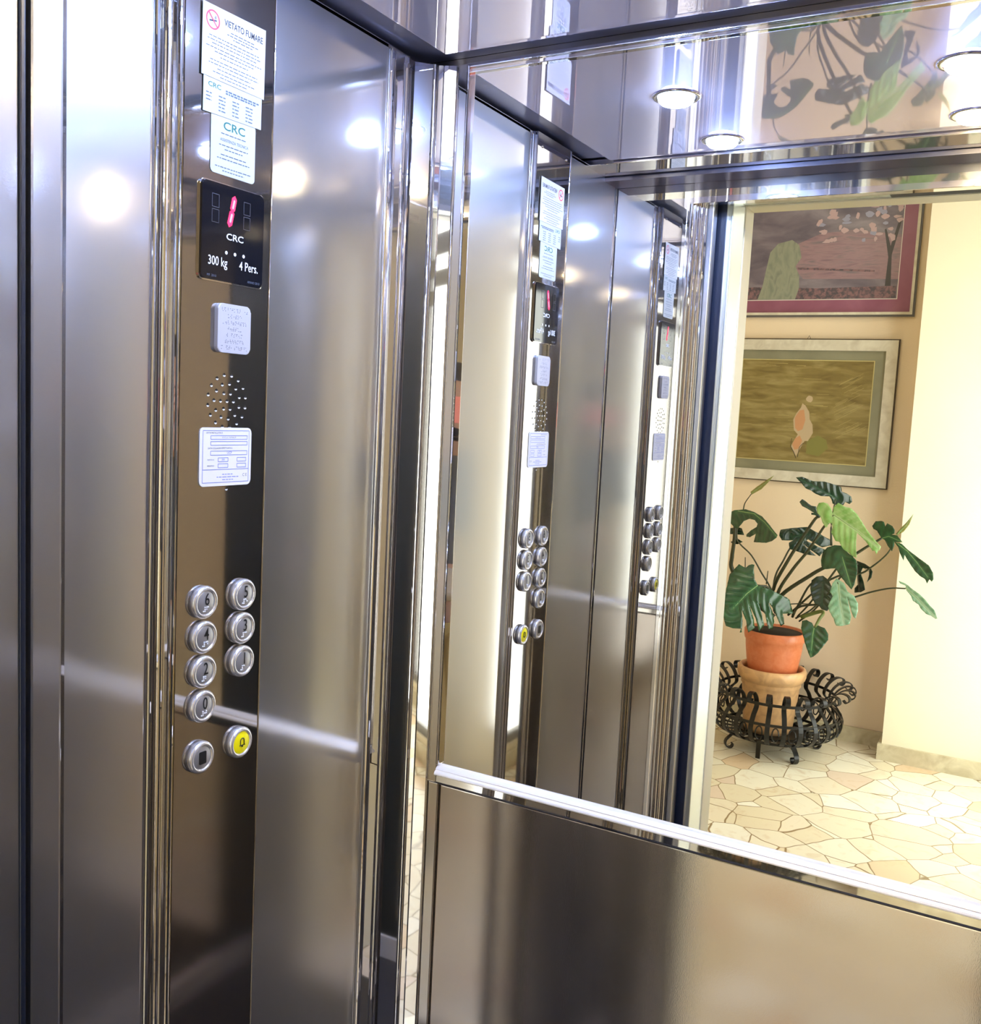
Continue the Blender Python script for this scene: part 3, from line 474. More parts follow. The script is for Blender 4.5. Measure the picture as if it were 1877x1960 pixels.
# ---------------------------------------------------------------- mirror on the rear wall
mr = thing('wall_mirror', 'large wall mirror with slim chrome frame and white metal ledge below', 'mirror', (0, 0, 0))
link('glass', B((.0620, -.0012, .972), (.868, .0035, 1.9690)), M['mirror'], mr)
fb = bmesh.new()
for x0, x1, x2 in ((.0430, .0585, .0630), (.8870, .8715, .8670)):
    a, b = min(x0, x1), max(x0, x1); box(fb, (a, -.0070, .9490), (b, .0038, 1.9720), .0012)
    a, b = min(x1, x2), max(x1, x2); box(fb, (a, -.0100, .9770), (b, .0038, 1.9690), .0018)
box(fb, (.0585, -.0085, 1.9665), (.8715, .0038, 1.9720), .0012); box(fb, (.0585, -.0060, 1.9600), (.8715, .0038, 1.9655), .0010)
link('frame', fb, M['chrome'], mr)
def hprof(pts, x0, x1):
    bm = bmesh.new(); n = len(pts); lo = [bm.verts.new((x0, y, z)) for y, z in pts]; hi = [bm.verts.new((x1, y, z)) for y, z in pts]
    for i in range(n): bm.faces.new((lo[i], lo[(i + 1) % n], hi[(i + 1) % n], hi[i]))
    bm.faces.new(lo[::-1]); bm.faces.new(hi); return bm
link('ledge', hprof([(.003, .9775), (-.003, .9770), (-.0070, .9755), (-.0100, .9733), (-.0118, .9712), (-.0108, .9704), (-.0128, .9696), (-.0148, .9680), (-.0160, .9660), (-.0160, .9645), (-.0150, .9638), (.003, .9638)], .0600, .8700), M['satin'], mr)
link('lower_rail', hprof([(.003, .9638), (-.0090, .9638), (-.0100, .9520), (-.0088, .9490), (.003, .9490)], .0605, .8695), M['chrome'], mr)
ls = bmesh.new(); box(ls, (.0450, -.0065, 0), (.0620, .0038, .9480), .0012); box(ls, (.8680, -.0065, 0), (.8850, .0038, .9480), .0012)
struct(link('trim_11', ls, M['chrome']))

# ---------------------------------------------------------------- car operating panel
cop = thing('control_panel', 'full-height polished steel button panel with floor display and speaker', 'control panel', (0, -.393, 0))
K = .393      # parts are laid out in cabin coordinates; shift to the panel's base
def cpart(o): o.location = (0, K, 0); return o
body = extrude_plan([(-.030, -.458), (-.002, -.458), (0, -.4575), (0, -.3280), (-.002, -.3265), (-.030, -.3265)], .0, 1.9760)
cpart(link('faceplate', body, M['polish'], cop))
pf = [(-.030, -.4882), (-.0175, -.4882), (-.0165, -.4862)] + arc(-.0150, -.4815, .0045, -80, 50, 7) + [(-.0130, -.4765)] + arc(-.0095, -.4720, .0045, -90, 50, 7) + [(-.0080, -.4672)] + arc(-.0035, -.4612, .0040, -110, 40, 8) + [(-.0002, -.4584), (-.030, -.4584)]
cpart(link('moulding', extrude_plan(pf, 0, 1.9755), M['chrome'], cop))
pr = [(-.030, -.3222), (-.0175, -.3222), (-.0165, -.3226)] + [(-.0120, -.3232), (-.0110, -.3246), (-.0060, -.3236), (-.0045, -.3250), (-.0010, -.3242), (.0004, -.3255), (.0002, -.3262), (-.030, -.3262)]
cpart(link('moulding', extrude_plan(pr, 0, 1.9755), M['chrome'], cop))

dsp = cpart(link('display', plate(rrect(-.4350, -.3420, 1.6250, 1.7268, .005), .0002, .0040, .0008), M['display'], cop)); dsp['label'] = 'black display showing a red figure one'
cpart(link('display_surround', plate(rrect(-.4364, -.3406, 1.6236, 1.7282, .006), .0001, .0022, .0006), M['chrome'], cop))
XD = .0043
def seg(name, pts, m, w):
    bm = bmesh.new(); n = len(pts); P = []
    for (y0, z0), (y1, z1) in zip(pts, pts[1:]):
        d = Vector((y1 - y0, z1 - z0)).normalized(); nn = Vector((-d.y, d.x)) * w / 2
        ztri(bm, XD if m != M['led_core'] else XD + .0003, [(y0 - nn.x, z0 - nn.y), (y0 + d.x * 0 - d.x * w * .5, z0 - d.y * w * .5), (y0 + nn.x, z0 + nn.y), (y1 + nn.x, z1 + nn.y), (y1 + d.x * w * .5, z1 + d.y * w * .5), (y1 - nn.x, z1 - nn.y)])
    return link(name, bm, m, dsp)
seg('digit', [(-.3885, 1.7145), (-.3910, 1.7030)], M['led'], .0072); seg('digit', [(-.3918, 1.6995), (-.3950, 1.6870)], M['led'], .0072)
seg('digit_core', [(-.3888, 1.7125), (-.3908, 1.7045)], M['led_core'], .0026); seg('digit_core', [(-.3922, 1.6975), (-.3944, 1.6895)], M['led_core'], .0026)
def ghost(yc):
    bm = bmesh.new()
    for z0 in (1.6850, 1.7010):
        for (a, b, c, d) in ((-.006, 0, .0010, .0135), (.005, 0, .006, .0135), (-.005, 0, .005, .0010), (-.005, .0125, .005, .0135)):
            ztri(bm, XD, [(yc + a, z0 + b), (yc + (c if c > a else a + .001), z0 + b), (yc + (c if c > a else a + .001), z0 + d), (yc + a, z0 + d)] if c > a else [(yc + a, z0), (yc + a + .001, z0), (yc + a + .001, z0 + .0135), (yc + a, z0 + .0135)])
    link('unlit_digit', bm, M['ghost'], dsp)
def ghost8(yc):
    bm = bmesh.new(); w, h, t = .0052, .0140, .0006
    for z0 in (1.6850, 1.7008):
        for a, b, c, d in ((-w, 0, -w + t, h), (w - t, 0, w, h), (-w, 0, w, t), (-w, h - t, w, h)):
            ztri(bm, XD, [(yc + a, z0 + b), (yc + c, z0 + b), (yc + c, z0 + d), (yc + a, z0 + d)])
    link('unlit_digit', bm, M['ghost'], dsp)
ghost8(-.4160); ghost8(-.3690)
text('logo_lettering', 'CRC', M['white'], -.3865, 1.6730, .0070, dsp, 1.35, XD, bold=.012)
bm = bmesh.new()
for y in (-.3990, -.3860, -.3728): ztri(bm, XD, arc(y, 1.6560, .0019, 0, 337.5, 15))
link('indicator_dots', bm, M['white'], dsp)
text('capacity_lettering', '300 kg', M['white'], -.4115, 1.6447, .0098, dsp, .78, XD, bold=.006)
text('capacity_lettering', '4 Pers.', M['white'], -.3645, 1.6447, .0098, dsp, .78, XD, bold=.006)
text('small_lettering', 'MF. 2010', M['ink'], -.4200, 1.6292, .0026, dsp, 1.0, XD)
text('small_lettering', 'ANNO 2010', M['ink'], -.3565, 1.6292, .0026, dsp, 1.0, XD)

bp = cpart(link('braille_plate', plate(rrect(-.4105, -.3605, 1.5490, 1.6018, .006), .0002, .0055, .0016), M['alu'], cop, False))
bm = bmesh.new(); rnd = random.Random(3)
for r, (n, z) in enumerate(zip((11, 6, 10, 6, 7, 8, 11), [1.5955 - i * .0068 for i in range(7)])):
    for i in range(n):
        y = -.3855 + (i - (n - 1) / 2) * .0037
        for dy, dz in ((0, 0), (.0013, 0), (0, .0016), (.0013, .0016), (0, -.0016), (.0013, -.0016)):
            if rnd.random() < .5: g = bmesh.ops.create_icosphere(bm, subdivisions=1, radius=.00052, matrix=Matrix.Translation((.0056, y + dy - .0007, z + dz)))
link('braille_dots', bm, mat('raised_dots', (.30, .31, .36), .4, .4), bp)

def hole(y, z, r=.0018):
    bm = bmesh.new(); ztri(bm, .00025, arc(y, z, r, 0, 330, 11), 0)  # flat black disc painted for the shade in the hole
    p = arc(y, z - .0002, r * 1.15, 195, 345, 6) + arc(y, z - .0002, r * .45, 345, 195, 6); ztri(bm, .0004, p, 1)  # white crescent paints light on the lower rim
    cpart(link('speaker_hole', bm, [M['black'], M['white']], cop))
YC, ZC = -.3893, 1.4965
hole(YC, ZC)
for n, rr, a0 in ((6, .0098, 0), (11, .0195, 15), (16, .0290, 10)):
    for i in range(n):
        a = math.radians(a0 + 360 * i / n); yy, zz = YC + rr * math.cos(a), ZC + rr * math.sin(a)
        if zz > 1.4675: hole(yy, zz)
hole(-.3874, 1.3987, .0018)

st = cpart(link('rating_plate', plate(rrect(-.4294, -.3505, 1.4022, 1.4668, .006), .0002, .0012, .0003), M['sticker'], cop)); st['label'] = 'white plate printed with form lines in blue'
XS = .0014
bm = bmesh.new()
def hl(y0, y1, z, t=.0003): ztri(bm, XS, [(y0, z - t), (y1, z - t), (y1, z + t), (y0, z + t)])
def vl(y, z0, z1, t=.0003): ztri(bm, XS, [(y - t, z0), (y + t, z0), (y + t, z1), (y - t, z1)])
def rect(y0, y1, z0, z1): hl(y0, y1, z0); hl(y0, y1, z1); vl(y0, z0, z1); vl(y1, z0, z1)
rect(-.4250, -.3545, 1.4062, 1.4635); hl(-.4250, -.3545, 1.4205)
rect(-.4135, -.3575, 1.4540, 1.4580); rect(-.4135, -.3575, 1.4475, 1.4515); rect(-.4135, -.3575, 1.4365, 1.4410)
rect(-.4020, -.3870, 1.4292, 1.4335); rect(-.4020, -.3870, 1.4225, 1.4268); rect(-.3730, -.3590, 1.4292, 1.4335); rect(-.3730, -.3590, 1.4225, 1.4268)
link('form_lines', bm, M['inkb'], st)
text('plate_lettering', 'DITTA INSTALLATRICE', M['ink'], -.4080, 1.4610, .0019, st, .9, XS)
text('plate_lettering', 'C R C s.r.l.  Via Roma, 8', M['ink'], -.3860, 1.4560, .0017, st, .9, XS)
text('plate_lettering', 'DATA COLLAUDO EFFETTUATO IL', M['ink'], -.3990, 1.4440, .0019, st, .9, XS)
text('plate_lettering', 'UCP', M['inkb'], -.3850, 1.4388, .0028, st, 1, XS)
text('plate_lettering', 'PORTATA N.', M['ink'], -.4130, 1.4313, .0016, st, .8, XS)
text('plate_lettering', 'IMPIANTO N.', M['ink'], -.4130, 1.4246, .0016, st, .8, XS)
text('plate_lettering', '300', M['inkb'], -.3945, 1.4313, .0022, st, 1, XS)
text('plate_lettering', 'C E', M['ink'], -.3605, 1.4135, .0034, st, 1, XS)
lines('small_print', M['inkb'], st, -.408, -.366, [(1.4150, .4), (1.4120, .8), (1.4090, .4)], XS, .0008, 4, True)

BR = {'1': (1,), '2': (1, 2), '3': (1, 4), '4': (1, 4, 5), '5': (1, 5), '6': (1, 2, 4), '0': (2, 4, 5)}
def bmesh_lathe_x(prof, y, z, seg=36):
    bm = bmesh.new(); rings = []
    for r, x in prof: rings.append([bm.verts.new((x, y + r * math.cos(2 * PI * k / seg), z + r * math.sin(2 * PI * k / seg))) for k in range(seg)])
    for A, C in zip(rings, rings[1:]):
        for k in range(seg): bm.faces.new((A[k], A[(k + 1) % seg], C[(k + 1) % seg], C[k]))
    bm.faces.new(rings[0][::-1]); bm.faces.new(rings[-1]); return bm
def button(name, y, z, label, capm):
    b = cpart(link(name, bmesh_lathe_x([(.0182, .0001), (.0186, .0040), (.0180, .0064), (.0160, .0082), (.0144, .0084), (.0138, .0076), (.0132, .0066)], y, z), M['bezel'], cop, True)); b['label'] = label
    link('cap', bmesh_lathe_x([(.0131, .0050), (.0130, .0068), (.0122, .0073)], y, z), capm, b, True)
    return b
XB = .0076
for s, y, z in (('6', -.4213, 1.2744), ('4', -.4213, 1.2352), ('2', -.4213, 1.1960), ('0', -.4213, 1.1564), ('5', -.3610, 1.2746), ('3', -.3610, 1.2352), ('1', -.3610, 1.1960)):
    b = button('call_button', y, z, 'round steel call button marked ' + s, M['cap'])
    text('numeral', s, M['black'], y + .0012, z + .0030, .0140, b, .78, XB, bold=.006)
    bm = bmesh.new(); o = (-.0036, 0)
    dots = [(0, 0), (0, -.0022), (0, -.0044)]
    for k in (3, 4, 5, 6): pass
    for base, code in ((-.0042, (3, 4, 5, 6)), (.0006, BR[s])):
        for d in code:
            bmesh.ops.create_icosphere(bm, subdivisions=1, radius=.00100, matrix=Matrix.Translation((XB, y + base + (.0021 if d > 3 else 0), z - .0052 - .0021 * ((d - 1) % 3))))
    link('braille_dots', bm, M['white'], b)
ab = button('alarm_button', -.3611, 1.0982, 'yellow alarm button with a bell sign', M['yellow'])
bm = bmesh.new()
bell = [(-.0042, -.0042), (-.0030, -.0036), (-.0030, .0010)] + [(-.0030 + .003 * (1 - math.cos(math.radians(a))), .0010 + .0032 * math.sin(math.radians(a))) for a in range(20, 180, 20)] + [(.0030, .0010), (.0030, -.0036), (.0042, -.0042), (-.0042, -.0042)]
tube(bm, [(XB + .0004, -.3606 + a, 1.0995 + b) for a, b in bell], .00055, seg=5); tube(bm, [(XB + .0004, -.3606, 1.0948), (XB + .0004, -.3606, 1.0934)], .0009, seg=5)
link('bell_sign', bm, M['black'], ab)
kb = button('key_switch', -.4224, 1.0980, 'round steel switch with a black square in the middle', M['cap'])
link('socket', plate(rrect(-.4224 - .0052, -.4224 + .0052, 1.0980 - .0072, 1.0980 + .0072, .0015), .0070, .0080), M['black'], kb)
for z in (1.955, .05):
    for y in (-.440, -.345):
        bm = bmesh.new(); bmesh.ops.create_uvsphere(bm, u_segments=10, v_segments=6, radius=.003, matrix=Matrix.Translation((-.0005, y, z)))
        cpart(link('screw', bm, M['chrome'], cop, True))

# ---------------------------------------------------------------- notices stuck on the panel
def sheet(name, label, cat, pts, x0, x1, m):
    return tag(link(name, plate(pts, x0, x1), m), label, cat)
s1 = sheet('no_smoking_sign', 'white no-smoking notice at the top of the button panel', 'sign', [(-.4372, 1.8318), (-.3445, 1.8316), (-.3438, 1.9056), (-.4366, 1.9040)], .0016, .0022, M['paper'])
text('heading', 'VIETATO FUMARE', M['inkd'], -.3775, 1.8922, .0068, s1, .76, .0024, bold=.012)
bm = bmesh.new(); cyy, czz = -.4227, 1.8893
for k in range(32):
    a, b = 2 * PI * k / 32, 2 * PI * (k + 1) / 32
    ztri(bm, .0024, [(cyy + .0098 * math.cos(a), czz + .0098 * math.sin(a)), (cyy + .0098 * math.cos(b), czz + .0098 * math.sin(b)), (cyy + .0081 * math.cos(b), czz + .0081 * math.sin(b)), (cyy + .0081 * math.cos(a), czz + .0081 * math.sin(a))])
c, s = math.cos(math.radians(-45)), math.sin(math.radians(-45))
ztri(bm, .0026, [(cyy + c * u - s * v, czz + s * u + c * v) for u, v in ((-.0085, -.0007), (.0085, -.0007), (.0085, .0007), (-.0085, .0007))])
link('prohibition_circle', bm, M['red'], s1)
bm = bmesh.new()
c, s = math.cos(math.radians(12)), math.sin(math.radians(12))
for u0, u1, v0, v1 in ((-.0055, .0035, -.0016, .0000), (.0040, .0052, -.0016, .0000), (.0042, .0048, .0008, .0040), (.0026, .0032, .0010, .0030)):
    ztri(bm, .0025, [(cyy + c * u - s * v, czz + s * u + c * v) for u, v in ((u0, v0), (u1, v0), (u1, v1), (u0, v1))])
link('cigarette', bm, M['inkd'], s1)
lines('small_print', M['ink'], s1, -.408, -.350, [(1.8845, .62), (1.8815, .8), (1.8785, .5)], .0024, .0009, 11, True)
lines('small_print', M['ink'], s1, -.432, -.350, [(1.8735, .9), (1.8700, .95), (1.8665, .8), (1.8625, 1), (1.8590, .7), (1.8550, .5), (1.8500, .85), (1.8465, .9), (1.8425, .6), (1.8385, .75), (1.8350, .5)], .0024, .0009, 12, True)
s2 = sheet('service_notice', 'pale notice with columns of print, under the no-smoking sign', 'notice', [(-.4338, 1.7960), (-.3474, 1.7984), (-.3470, 1.8380), (-.4334, 1.8360)], .0010, .0015, M['paper2'])
text('heading', 'CRC', M['inkg'], -.4180, 1.8248, .0050, s2, 1.35, .0017, bold=.01)
lines('small_print', M['ink'], s2, -.402, -.352, [(1.8240, 1), (1.8215, .9)], .0017, .0016, 21)
for a, b, n in ((-.430, -.421, 3), (-.412, -.401, 5), (-.392, -.381, 5), (-.372, -.360, 5)):
    lines('small_print', M['ink'], s2, a, b, [(1.8160 - i * .0036, .9) for i in range(n)], .0017, .0012, 22 + n)
s3 = sheet('maintenance_label', 'small rounded label with green lettering, lowest of the three notices', 'label', rrect(-.4214, -.3550, 1.7372, 1.8000, .005), .0004, .0009, M['paper2'])
text('heading', 'CRC', M['inkg'], -.3875, 1.7882, .0088, s3, 1.35, .0011, bold=.01)
text('label_lettering', 'ASSISTENZA TECNICA', M['ink'], -.3870, 1.7735, .0032, s3, .95, .0011)
lines('small_print', M['ink'], s3, -.415, -.361, [(1.7800, .7), (1.7680, .8), (1.7640, .5), (1.7580, .7), (1.7540, .9), (1.7450, 1), (1.7415, .6)], .0011, .0010, 33, True)

# ---------------------------------------------------------------- unseen lobby lamp, added for warm fill light
lp = thing('fill_lamp', 'unseen round opal ceiling lamp added to light the lobby', 'ceiling lamp', (-.15, -2.3, 2.75))
link('mount', lathe(bmesh.new(), [(.17, -.001), (.17, -.02), (.15, -.025)], 40), M['chrome'], lp, True)
link('shade', lathe(bmesh.new(), [(.15, -.02), (.155, -.05), (.13, -.085), (.07, -.105), (0, -.11)], 40), M['fillglass'], lp, True)

# ---------------------------------------------------------------- pictures
def noise_paint(name, stops, scale, stretch=(1, 1, 1), rough=.35, dist=.6):
    m = mat(name, stops[0][1], rough); n, l = nt(m); p = n['Principled BSDF']
    tc = n.new('ShaderNodeTexCoord'); mp = n.new('ShaderNodeMapping'); mp.inputs['Scale'].default_value = stretch
    no = n.new('ShaderNodeTexNoise'); no.inputs['Scale'].default_value = scale; no.inputs['Detail'].default_value = 6; no.inputs['Distortion'].default_value = dist
    cr = n.new('ShaderNodeValToRGB'); e = cr.color_ramp.elements
    e[0].position = stops[0][0]; e[0].color = (*stops[0][1], 1); e[1].position = stops[-1][0]; e[1].color = (*stops[-1][1], 1)
    for q, c in stops[1:-1]: x = e.new(q); x.color = (*c, 1)
    l.new(tc.outputs['Object'], mp.inputs[0]); l.new(mp.outputs[0], no.inputs[0]); l.new(no.outputs[0], cr.inputs[0]); l.new(cr.outputs[0], p.inputs['Base Color'])
    return m
def flat(bm, pts, y, mi, hx=None):
    f = bm.faces.new([bm.verts.new((x, y, z)) for x, z in pts]); f.material_index = mi
def blob(cx, cz, rx, rz, n=12, j=.25, seed=0):
    r = random.Random(seed); return [(cx + rx * (1 + r.uniform(-j, j)) * math.cos(2 * PI * k / n), cz + rz * (1 + r.uniform(-j, j)) * math.sin(2 * PI * k / n)) for k in range(n)]
def picture_frame(parent, x0, x1, z0, z1, w, yb, yf, m, name='frame', lip=None):
    bm = bmesh.new()
    for (a, b, c, d) in (((x0, z0), (x1, z0), (x1 - w, z0 + w), (x0 + w, z0 + w)), ((x1, z0), (x1, z1), (x1 - w, z1 - w), (x1 - w, z0 + w)), ((x1, z1), (x0, z1), (x0 + w, z1 - w), (x1 - w, z1 - w)), ((x0, z1), (x0, z0), (x0 + w, z0 + w), (x0 + w, z1 - w))):
        lo = [bm.verts.new((p[0], yb, p[1])) for p in (a, b, c, d)]; hi = [bm.verts.new((p[0], yf, p[1])) for p in (a, b, c, d)]
        for i in range(4): bm.faces.new((lo[i], lo[(i + 1) % 4], hi[(i + 1) % 4], hi[i]))
        bm.faces.new(lo[::-1]); bm.faces.new(hi)
    return link(name, bm, m, parent)
YW = -3.6695
silver = stone('silvered_frame_wood', (.66, .62, .52), (.50, .45, .36), 14)
# upper picture
pa = thing('framed_picture', 'framed print with magenta mount and pink field, hung above the other', 'picture', (-.29, YW, 2.35))
def loc_pic(o, t): o.location = (-t.location.x, -t.location.y, -t.location.z); return o
loc_pic(picture_frame(pa, -.820, .238, 2.020, 2.720, .010, YW, YW + .020, mat('dark_frame_edge', (.10, .09, .09), .4), 'frame_edge'), pa)
loc_pic(picture_frame(pa, -.811, .229, 2.029, 2.711, .012, YW, YW + .024, silver), pa)
mt = bmesh.new(); box(mt, (-.800, YW, 2.040), (.218, YW + .010, 2.700))
loc_pic(link('mount', mt, noise_paint('magenta_mount', [(.3, (.23, .07, .13)), (.7, (.30, .11, .18))], 6), pa), pa)
pmats = [noise_paint('print_dusk', [(.3, (.10, .085, .12)), (.5, (.17, .14, .18)), (.7, (.25, .22, .26))], 5, (1, 1, 3)),
         noise_paint('print_pink_field', [(.3, (.21, .13, .17)), (.5, (.30, .19, .22)), (.72, (.17, .14, .17))], 9, (1, 1, 6)),
         noise_paint('print_green_robe', [(.3, (.19, .21, .17)), (.55, (.27, .285, .22)), (.75, (.15, .16, .14))], 12, (3, 1, 1)),
         mat('print_blossom', (.48, .34, .36), .4), mat('print_blossom_blue', (.30, .30, .42), .4), mat('print_tree', (.05, .045, .05), .4), noise_paint('print_hedge', [(.4, (.07, .06, .08)), (.6, (.22, .12, .14))], 60),
         mat('print_border', (.75, .68, .66), .4)]
bm = bmesh.new(); y0 = YW + .0105
flat(bm, [(-.735, 2.100), (.158, 2.100), (.158, 2.640), (-.735, 2.640)], y0, 7)
flat(bm, [(-.732, 2.103), (.155, 2.103), (.155, 2.637), (-.732, 2.637)], y0 + .0003, 0)
flat(bm, [(-.27, 2.20), (.155, 2.19), (.155, 2.39), (-.05, 2.42), (-.20, 2.41), (-.32, 2.36), (-.34, 2.28)], y0 + .0006, 1)
flat(bm, [(-.72, 2.105), (.15, 2.105), (.15, 2.16), (-.2, 2.155), (-.5, 2.165), (-.72, 2.15)], y0 + .0006, 6)
flat(bm, [(-.30, 2.245), (.05, 2.225), (.05, 2.233), (-.30, 2.255)], y0 + .0009, 6)
flat(bm, [(-.48, 2.105), (-.30, 2.105), (-.285, 2.16), (-.29, 2.22), (-.31, 2.26), (-.285, 2.30), (-.30, 2.36), (-.335, 2.385), (-.40, 2.37), (-.435, 2.33), (-.45, 2.24), (-.46, 2.17)], y0 + .0009, 2)
flat(bm, [(.10, 2.16), (.125, 2.16), (.118, 2.30), (.150, 2.46), (.138, 2.46), (.110, 2.34), (.085, 2.42), (.078, 2.415), (.104, 2.29)], y0 + .0009, 5)
rnd = random.Random(5)
for i in range(46):
    x = rnd.uniform(-.22, .145); z = rnd.uniform(2.37, 2.53); flat(bm, blob(x, z, rnd.uniform(.008, .020), rnd.uniform(.007, .016), 7, .4, i), y0 + .0012 + .00005 * i, 3 if rnd.random() < .7 else 4)
loc_pic(link('print', bm, pmats, pa), pa)
# lower picture
pb = thing('framed_picture', 'framed golden brown painting with a small figure, hung behind the plant', 'picture', (-.22, YW, 1.57))
loc_pic(picture_frame(pb, -.630, .190, 1.2250, 1.9180, .006, YW, YW + .018, mat('dark_brown_edge', (.07, .045, .025), .5), 'frame_edge'), pb)
loc_pic(picture_frame(pb, -.6245, .1845, 1.2305, 1.9125, .050, YW, YW + .026, silver), pb)
mt = bmesh.new(); box(mt, (-.578, YW, 1.277), (.138, YW + .012, 1.866))
loc_pic(link('mount', mt, noise_paint('grey_green_mount', [(.3, (.19, .185, .125)), (.7, (.26, .25, .17))], 5), pb), pb)
loc_pic(picture_frame(pb, -.530, .088, 1.327, 1.818, .004, YW + .0122, YW + .0150, mat('gilt_line', (.52, .44, .20), .35), 'slip'), pb)
bmats = [noise_paint('paint_ochre', [(.28, (.13, .09, .025)), (.5, (.215, .16, .05)), (.72, (.31, .25, .10))], 7, (1, 1, 5)),
         mat('paint_salmon', (.50, .25, .12), .5), mat('paint_cream', (.46, .35, .22), .5), mat('paint_olive', (.19, .18, .045), .5), mat('paint_dark', (.04, .025, .01), .5), mat('paint_light_line', (.36, .29, .11), .5)]
bm = bmesh.new(); y0 = YW + .0124
flat(bm, [(-.527, 1.330), (.085, 1.330), (.085, 1.815), (-.527, 1.815)], y0, 0)
flat(bm, [(-.19, 1.37), (-.13, 1.36), (-.09, 1.40), (-.10, 1.44), (-.14, 1.46), (-.19, 1.43)], y0 + .0003, 3)
flat(bm, [(-.250, 1.38), (-.235, 1.355), (-.215, 1.40), (-.20, 1.43), (-.185, 1.43), (-.165, 1.47), (-.17, 1.51), (-.185, 1.535), (-.19, 1.57), (-.21, 1.60), (-.225, 1.61), (-.23, 1.59), (-.25, 1.56), (-.262, 1.53), (-.255, 1.48), (-.235, 1.46), (-.255, 1.42), (-.262, 1.40)], y0 + .0006, 2)
flat(bm, [(-.250, 1.49), (-.235, 1.475), (-.215, 1.485), (-.205, 1.53), (-.215, 1.58), (-.235, 1.575), (-.255, 1.54)], y0 + .0009, 1)
flat(bm, [(-.245, 1.385), (-.228, 1.39), (-.212, 1.43), (-.225, 1.455), (-.245, 1.44), (-.258, 1.41)], y0 + .0009, 1)
flat(bm, blob(-.193, 1.632, .016, .016, 10, .1, 3), y0 + .0006, 2)
k0 = len(bm.faces)
tube(bm, [(-.262, y0 + .001, 1.44), (-.265, y0 + .001, 1.40), (-.248, y0 + .001, 1.375), (-.235, y0 + .001, 1.345)], .0012, seg=4)
tube(bm, [(-.205, y0 + .001, 1.42), (-.222, y0 + .001, 1.40), (-.228, y0 + .001, 1.35)], .0012, seg=4)
for f in list(bm.faces)[k0:]: f.material_index = 4
rnd = random.Random(9)
for i in range(34):
    x = rnd.uniform(-.08, .03); z = rnd.uniform(1.45, 1.74); flat(bm, [(x, z), (x + .001, z - .0012), (x + .055, z + .030), (x + .054, z + .0312)], y0 + .0004, 5)
for i in range(26):
    x = rnd.uniform(-.5, -.12); z = rnd.uniform(1.48, 1.80); w = rnd.uniform(.02, .09); flat(bm, [(x, z), (x + w, z + rnd.uniform(-.002, .002)), (x + w, z + .0016), (x, z + .0016)], y0 + .0004, 5)
loc_pic(link('canvas', bm, bmats, pb), pb)
bm = bmesh.new(); tube(bm, [(-.226, YW + .012, 1.918), (-.219, YW + .008, 1.934), (-.212, YW + .012, 1.918)], .0012, seg=5)
loc_pic(link('hanging_ring', bm, M['iron'], pb), pb)

# ---------------------------------------------------------------- wrought iron basket stand
BX, BY = -.168, -3.335
bk = thing('plant_stand', 'black wrought iron basket stand on scrolled feet in the lobby corner', 'plant stand', (BX, BY, 0))
N = 26
prof = smooth_path([(.150, 0, .082), (.235, 0, .088), (.285, 0, .120), (.300, 0, .170), (.275, 0, .220), (.245, 0, .255), (.262, 0, .300), (.300, 0, .330), (.335, 0, .328), (.345, 0, .308), (.330, 0, .294), (.316, 0, .304)], 4)
for i in range(N):
    a = 2 * PI * i / N; R_ = Matrix.Rotation(a, 3, 'Z')
    bm = strip(bmesh.new(), [R_ @ p for p in prof], R_ @ Vector((0, 1, 0)), .021, .004)
    link('strap', bm, M['iron'], bk)
bm = bmesh.new()
for r, z in ((.262, .272), (.292, .190), (.240, .092), (.155, .084)):
    ring = [Vector((r * math.cos(2 * PI * k / 64), r * math.sin(2 * PI * k / 64), z)) for k in range(65)]
    strip(bm, ring, Vector((0, 0, 1)), .012, .004)
link('hoops', bm, M['iron'], bk)
for i in range(N):
    bm = bmesh.new(); a = 2 * PI * (i + .5) / N; R_ = Matrix.Rotation(a, 3, 'Z')
    ov = [R_ @ Vector((.297 - .25 * abs(math.sin(t)) * .03, .015 * math.cos(t), .150 + .030 * math.sin(t))) for t in [2 * PI * k / 14 for k in range(15)]]
    tube(bm, ov, .0032, seg=5); link('ring', bm, M['iron'], bk)
bm = bmesh.new(); lathe(bm, [(.16, .078), (.16, .083)], 32)
link('base_plate', bm, M['iron'], bk)
for a in (50, 143, 327, 235, 95, 5):
    R_ = Matrix.Rotation(math.radians(a), 3, 'Z')
    if a in (95, 5):
        bm = strip(bmesh.new(), [R_ @ Vector((.20, 0, .09)), R_ @ Vector((.20, 0, .045)), R_ @ Vector((.20, 0, .003))], R_ @ Vector((0, 1, 0)), .02, .004)
        if a == 5: continue
    else:
        sp = [Vector((.16, 0, .085)), Vector((.195, 0, .070))] + [Vector((.205 + (.034 - .0022 * k) * math.sin(k * .42), 0, .034 - .0 + (.034 - .0022 * k) * math.cos(k * .42) * -1 * -1)) for k in range(1, 13)]
        mn = min(p.z for p in sp)
        sp = [p - Vector((0, 0, mn - .002)) if i > 1 else p for i, p in enumerate(sp)]
        bm = strip(bmesh.new(), [R_ @ p for p in sp], R_ @ Vector((0, 1, 0)), .022, .005)
    link('foot', bm, M['iron'], bk)

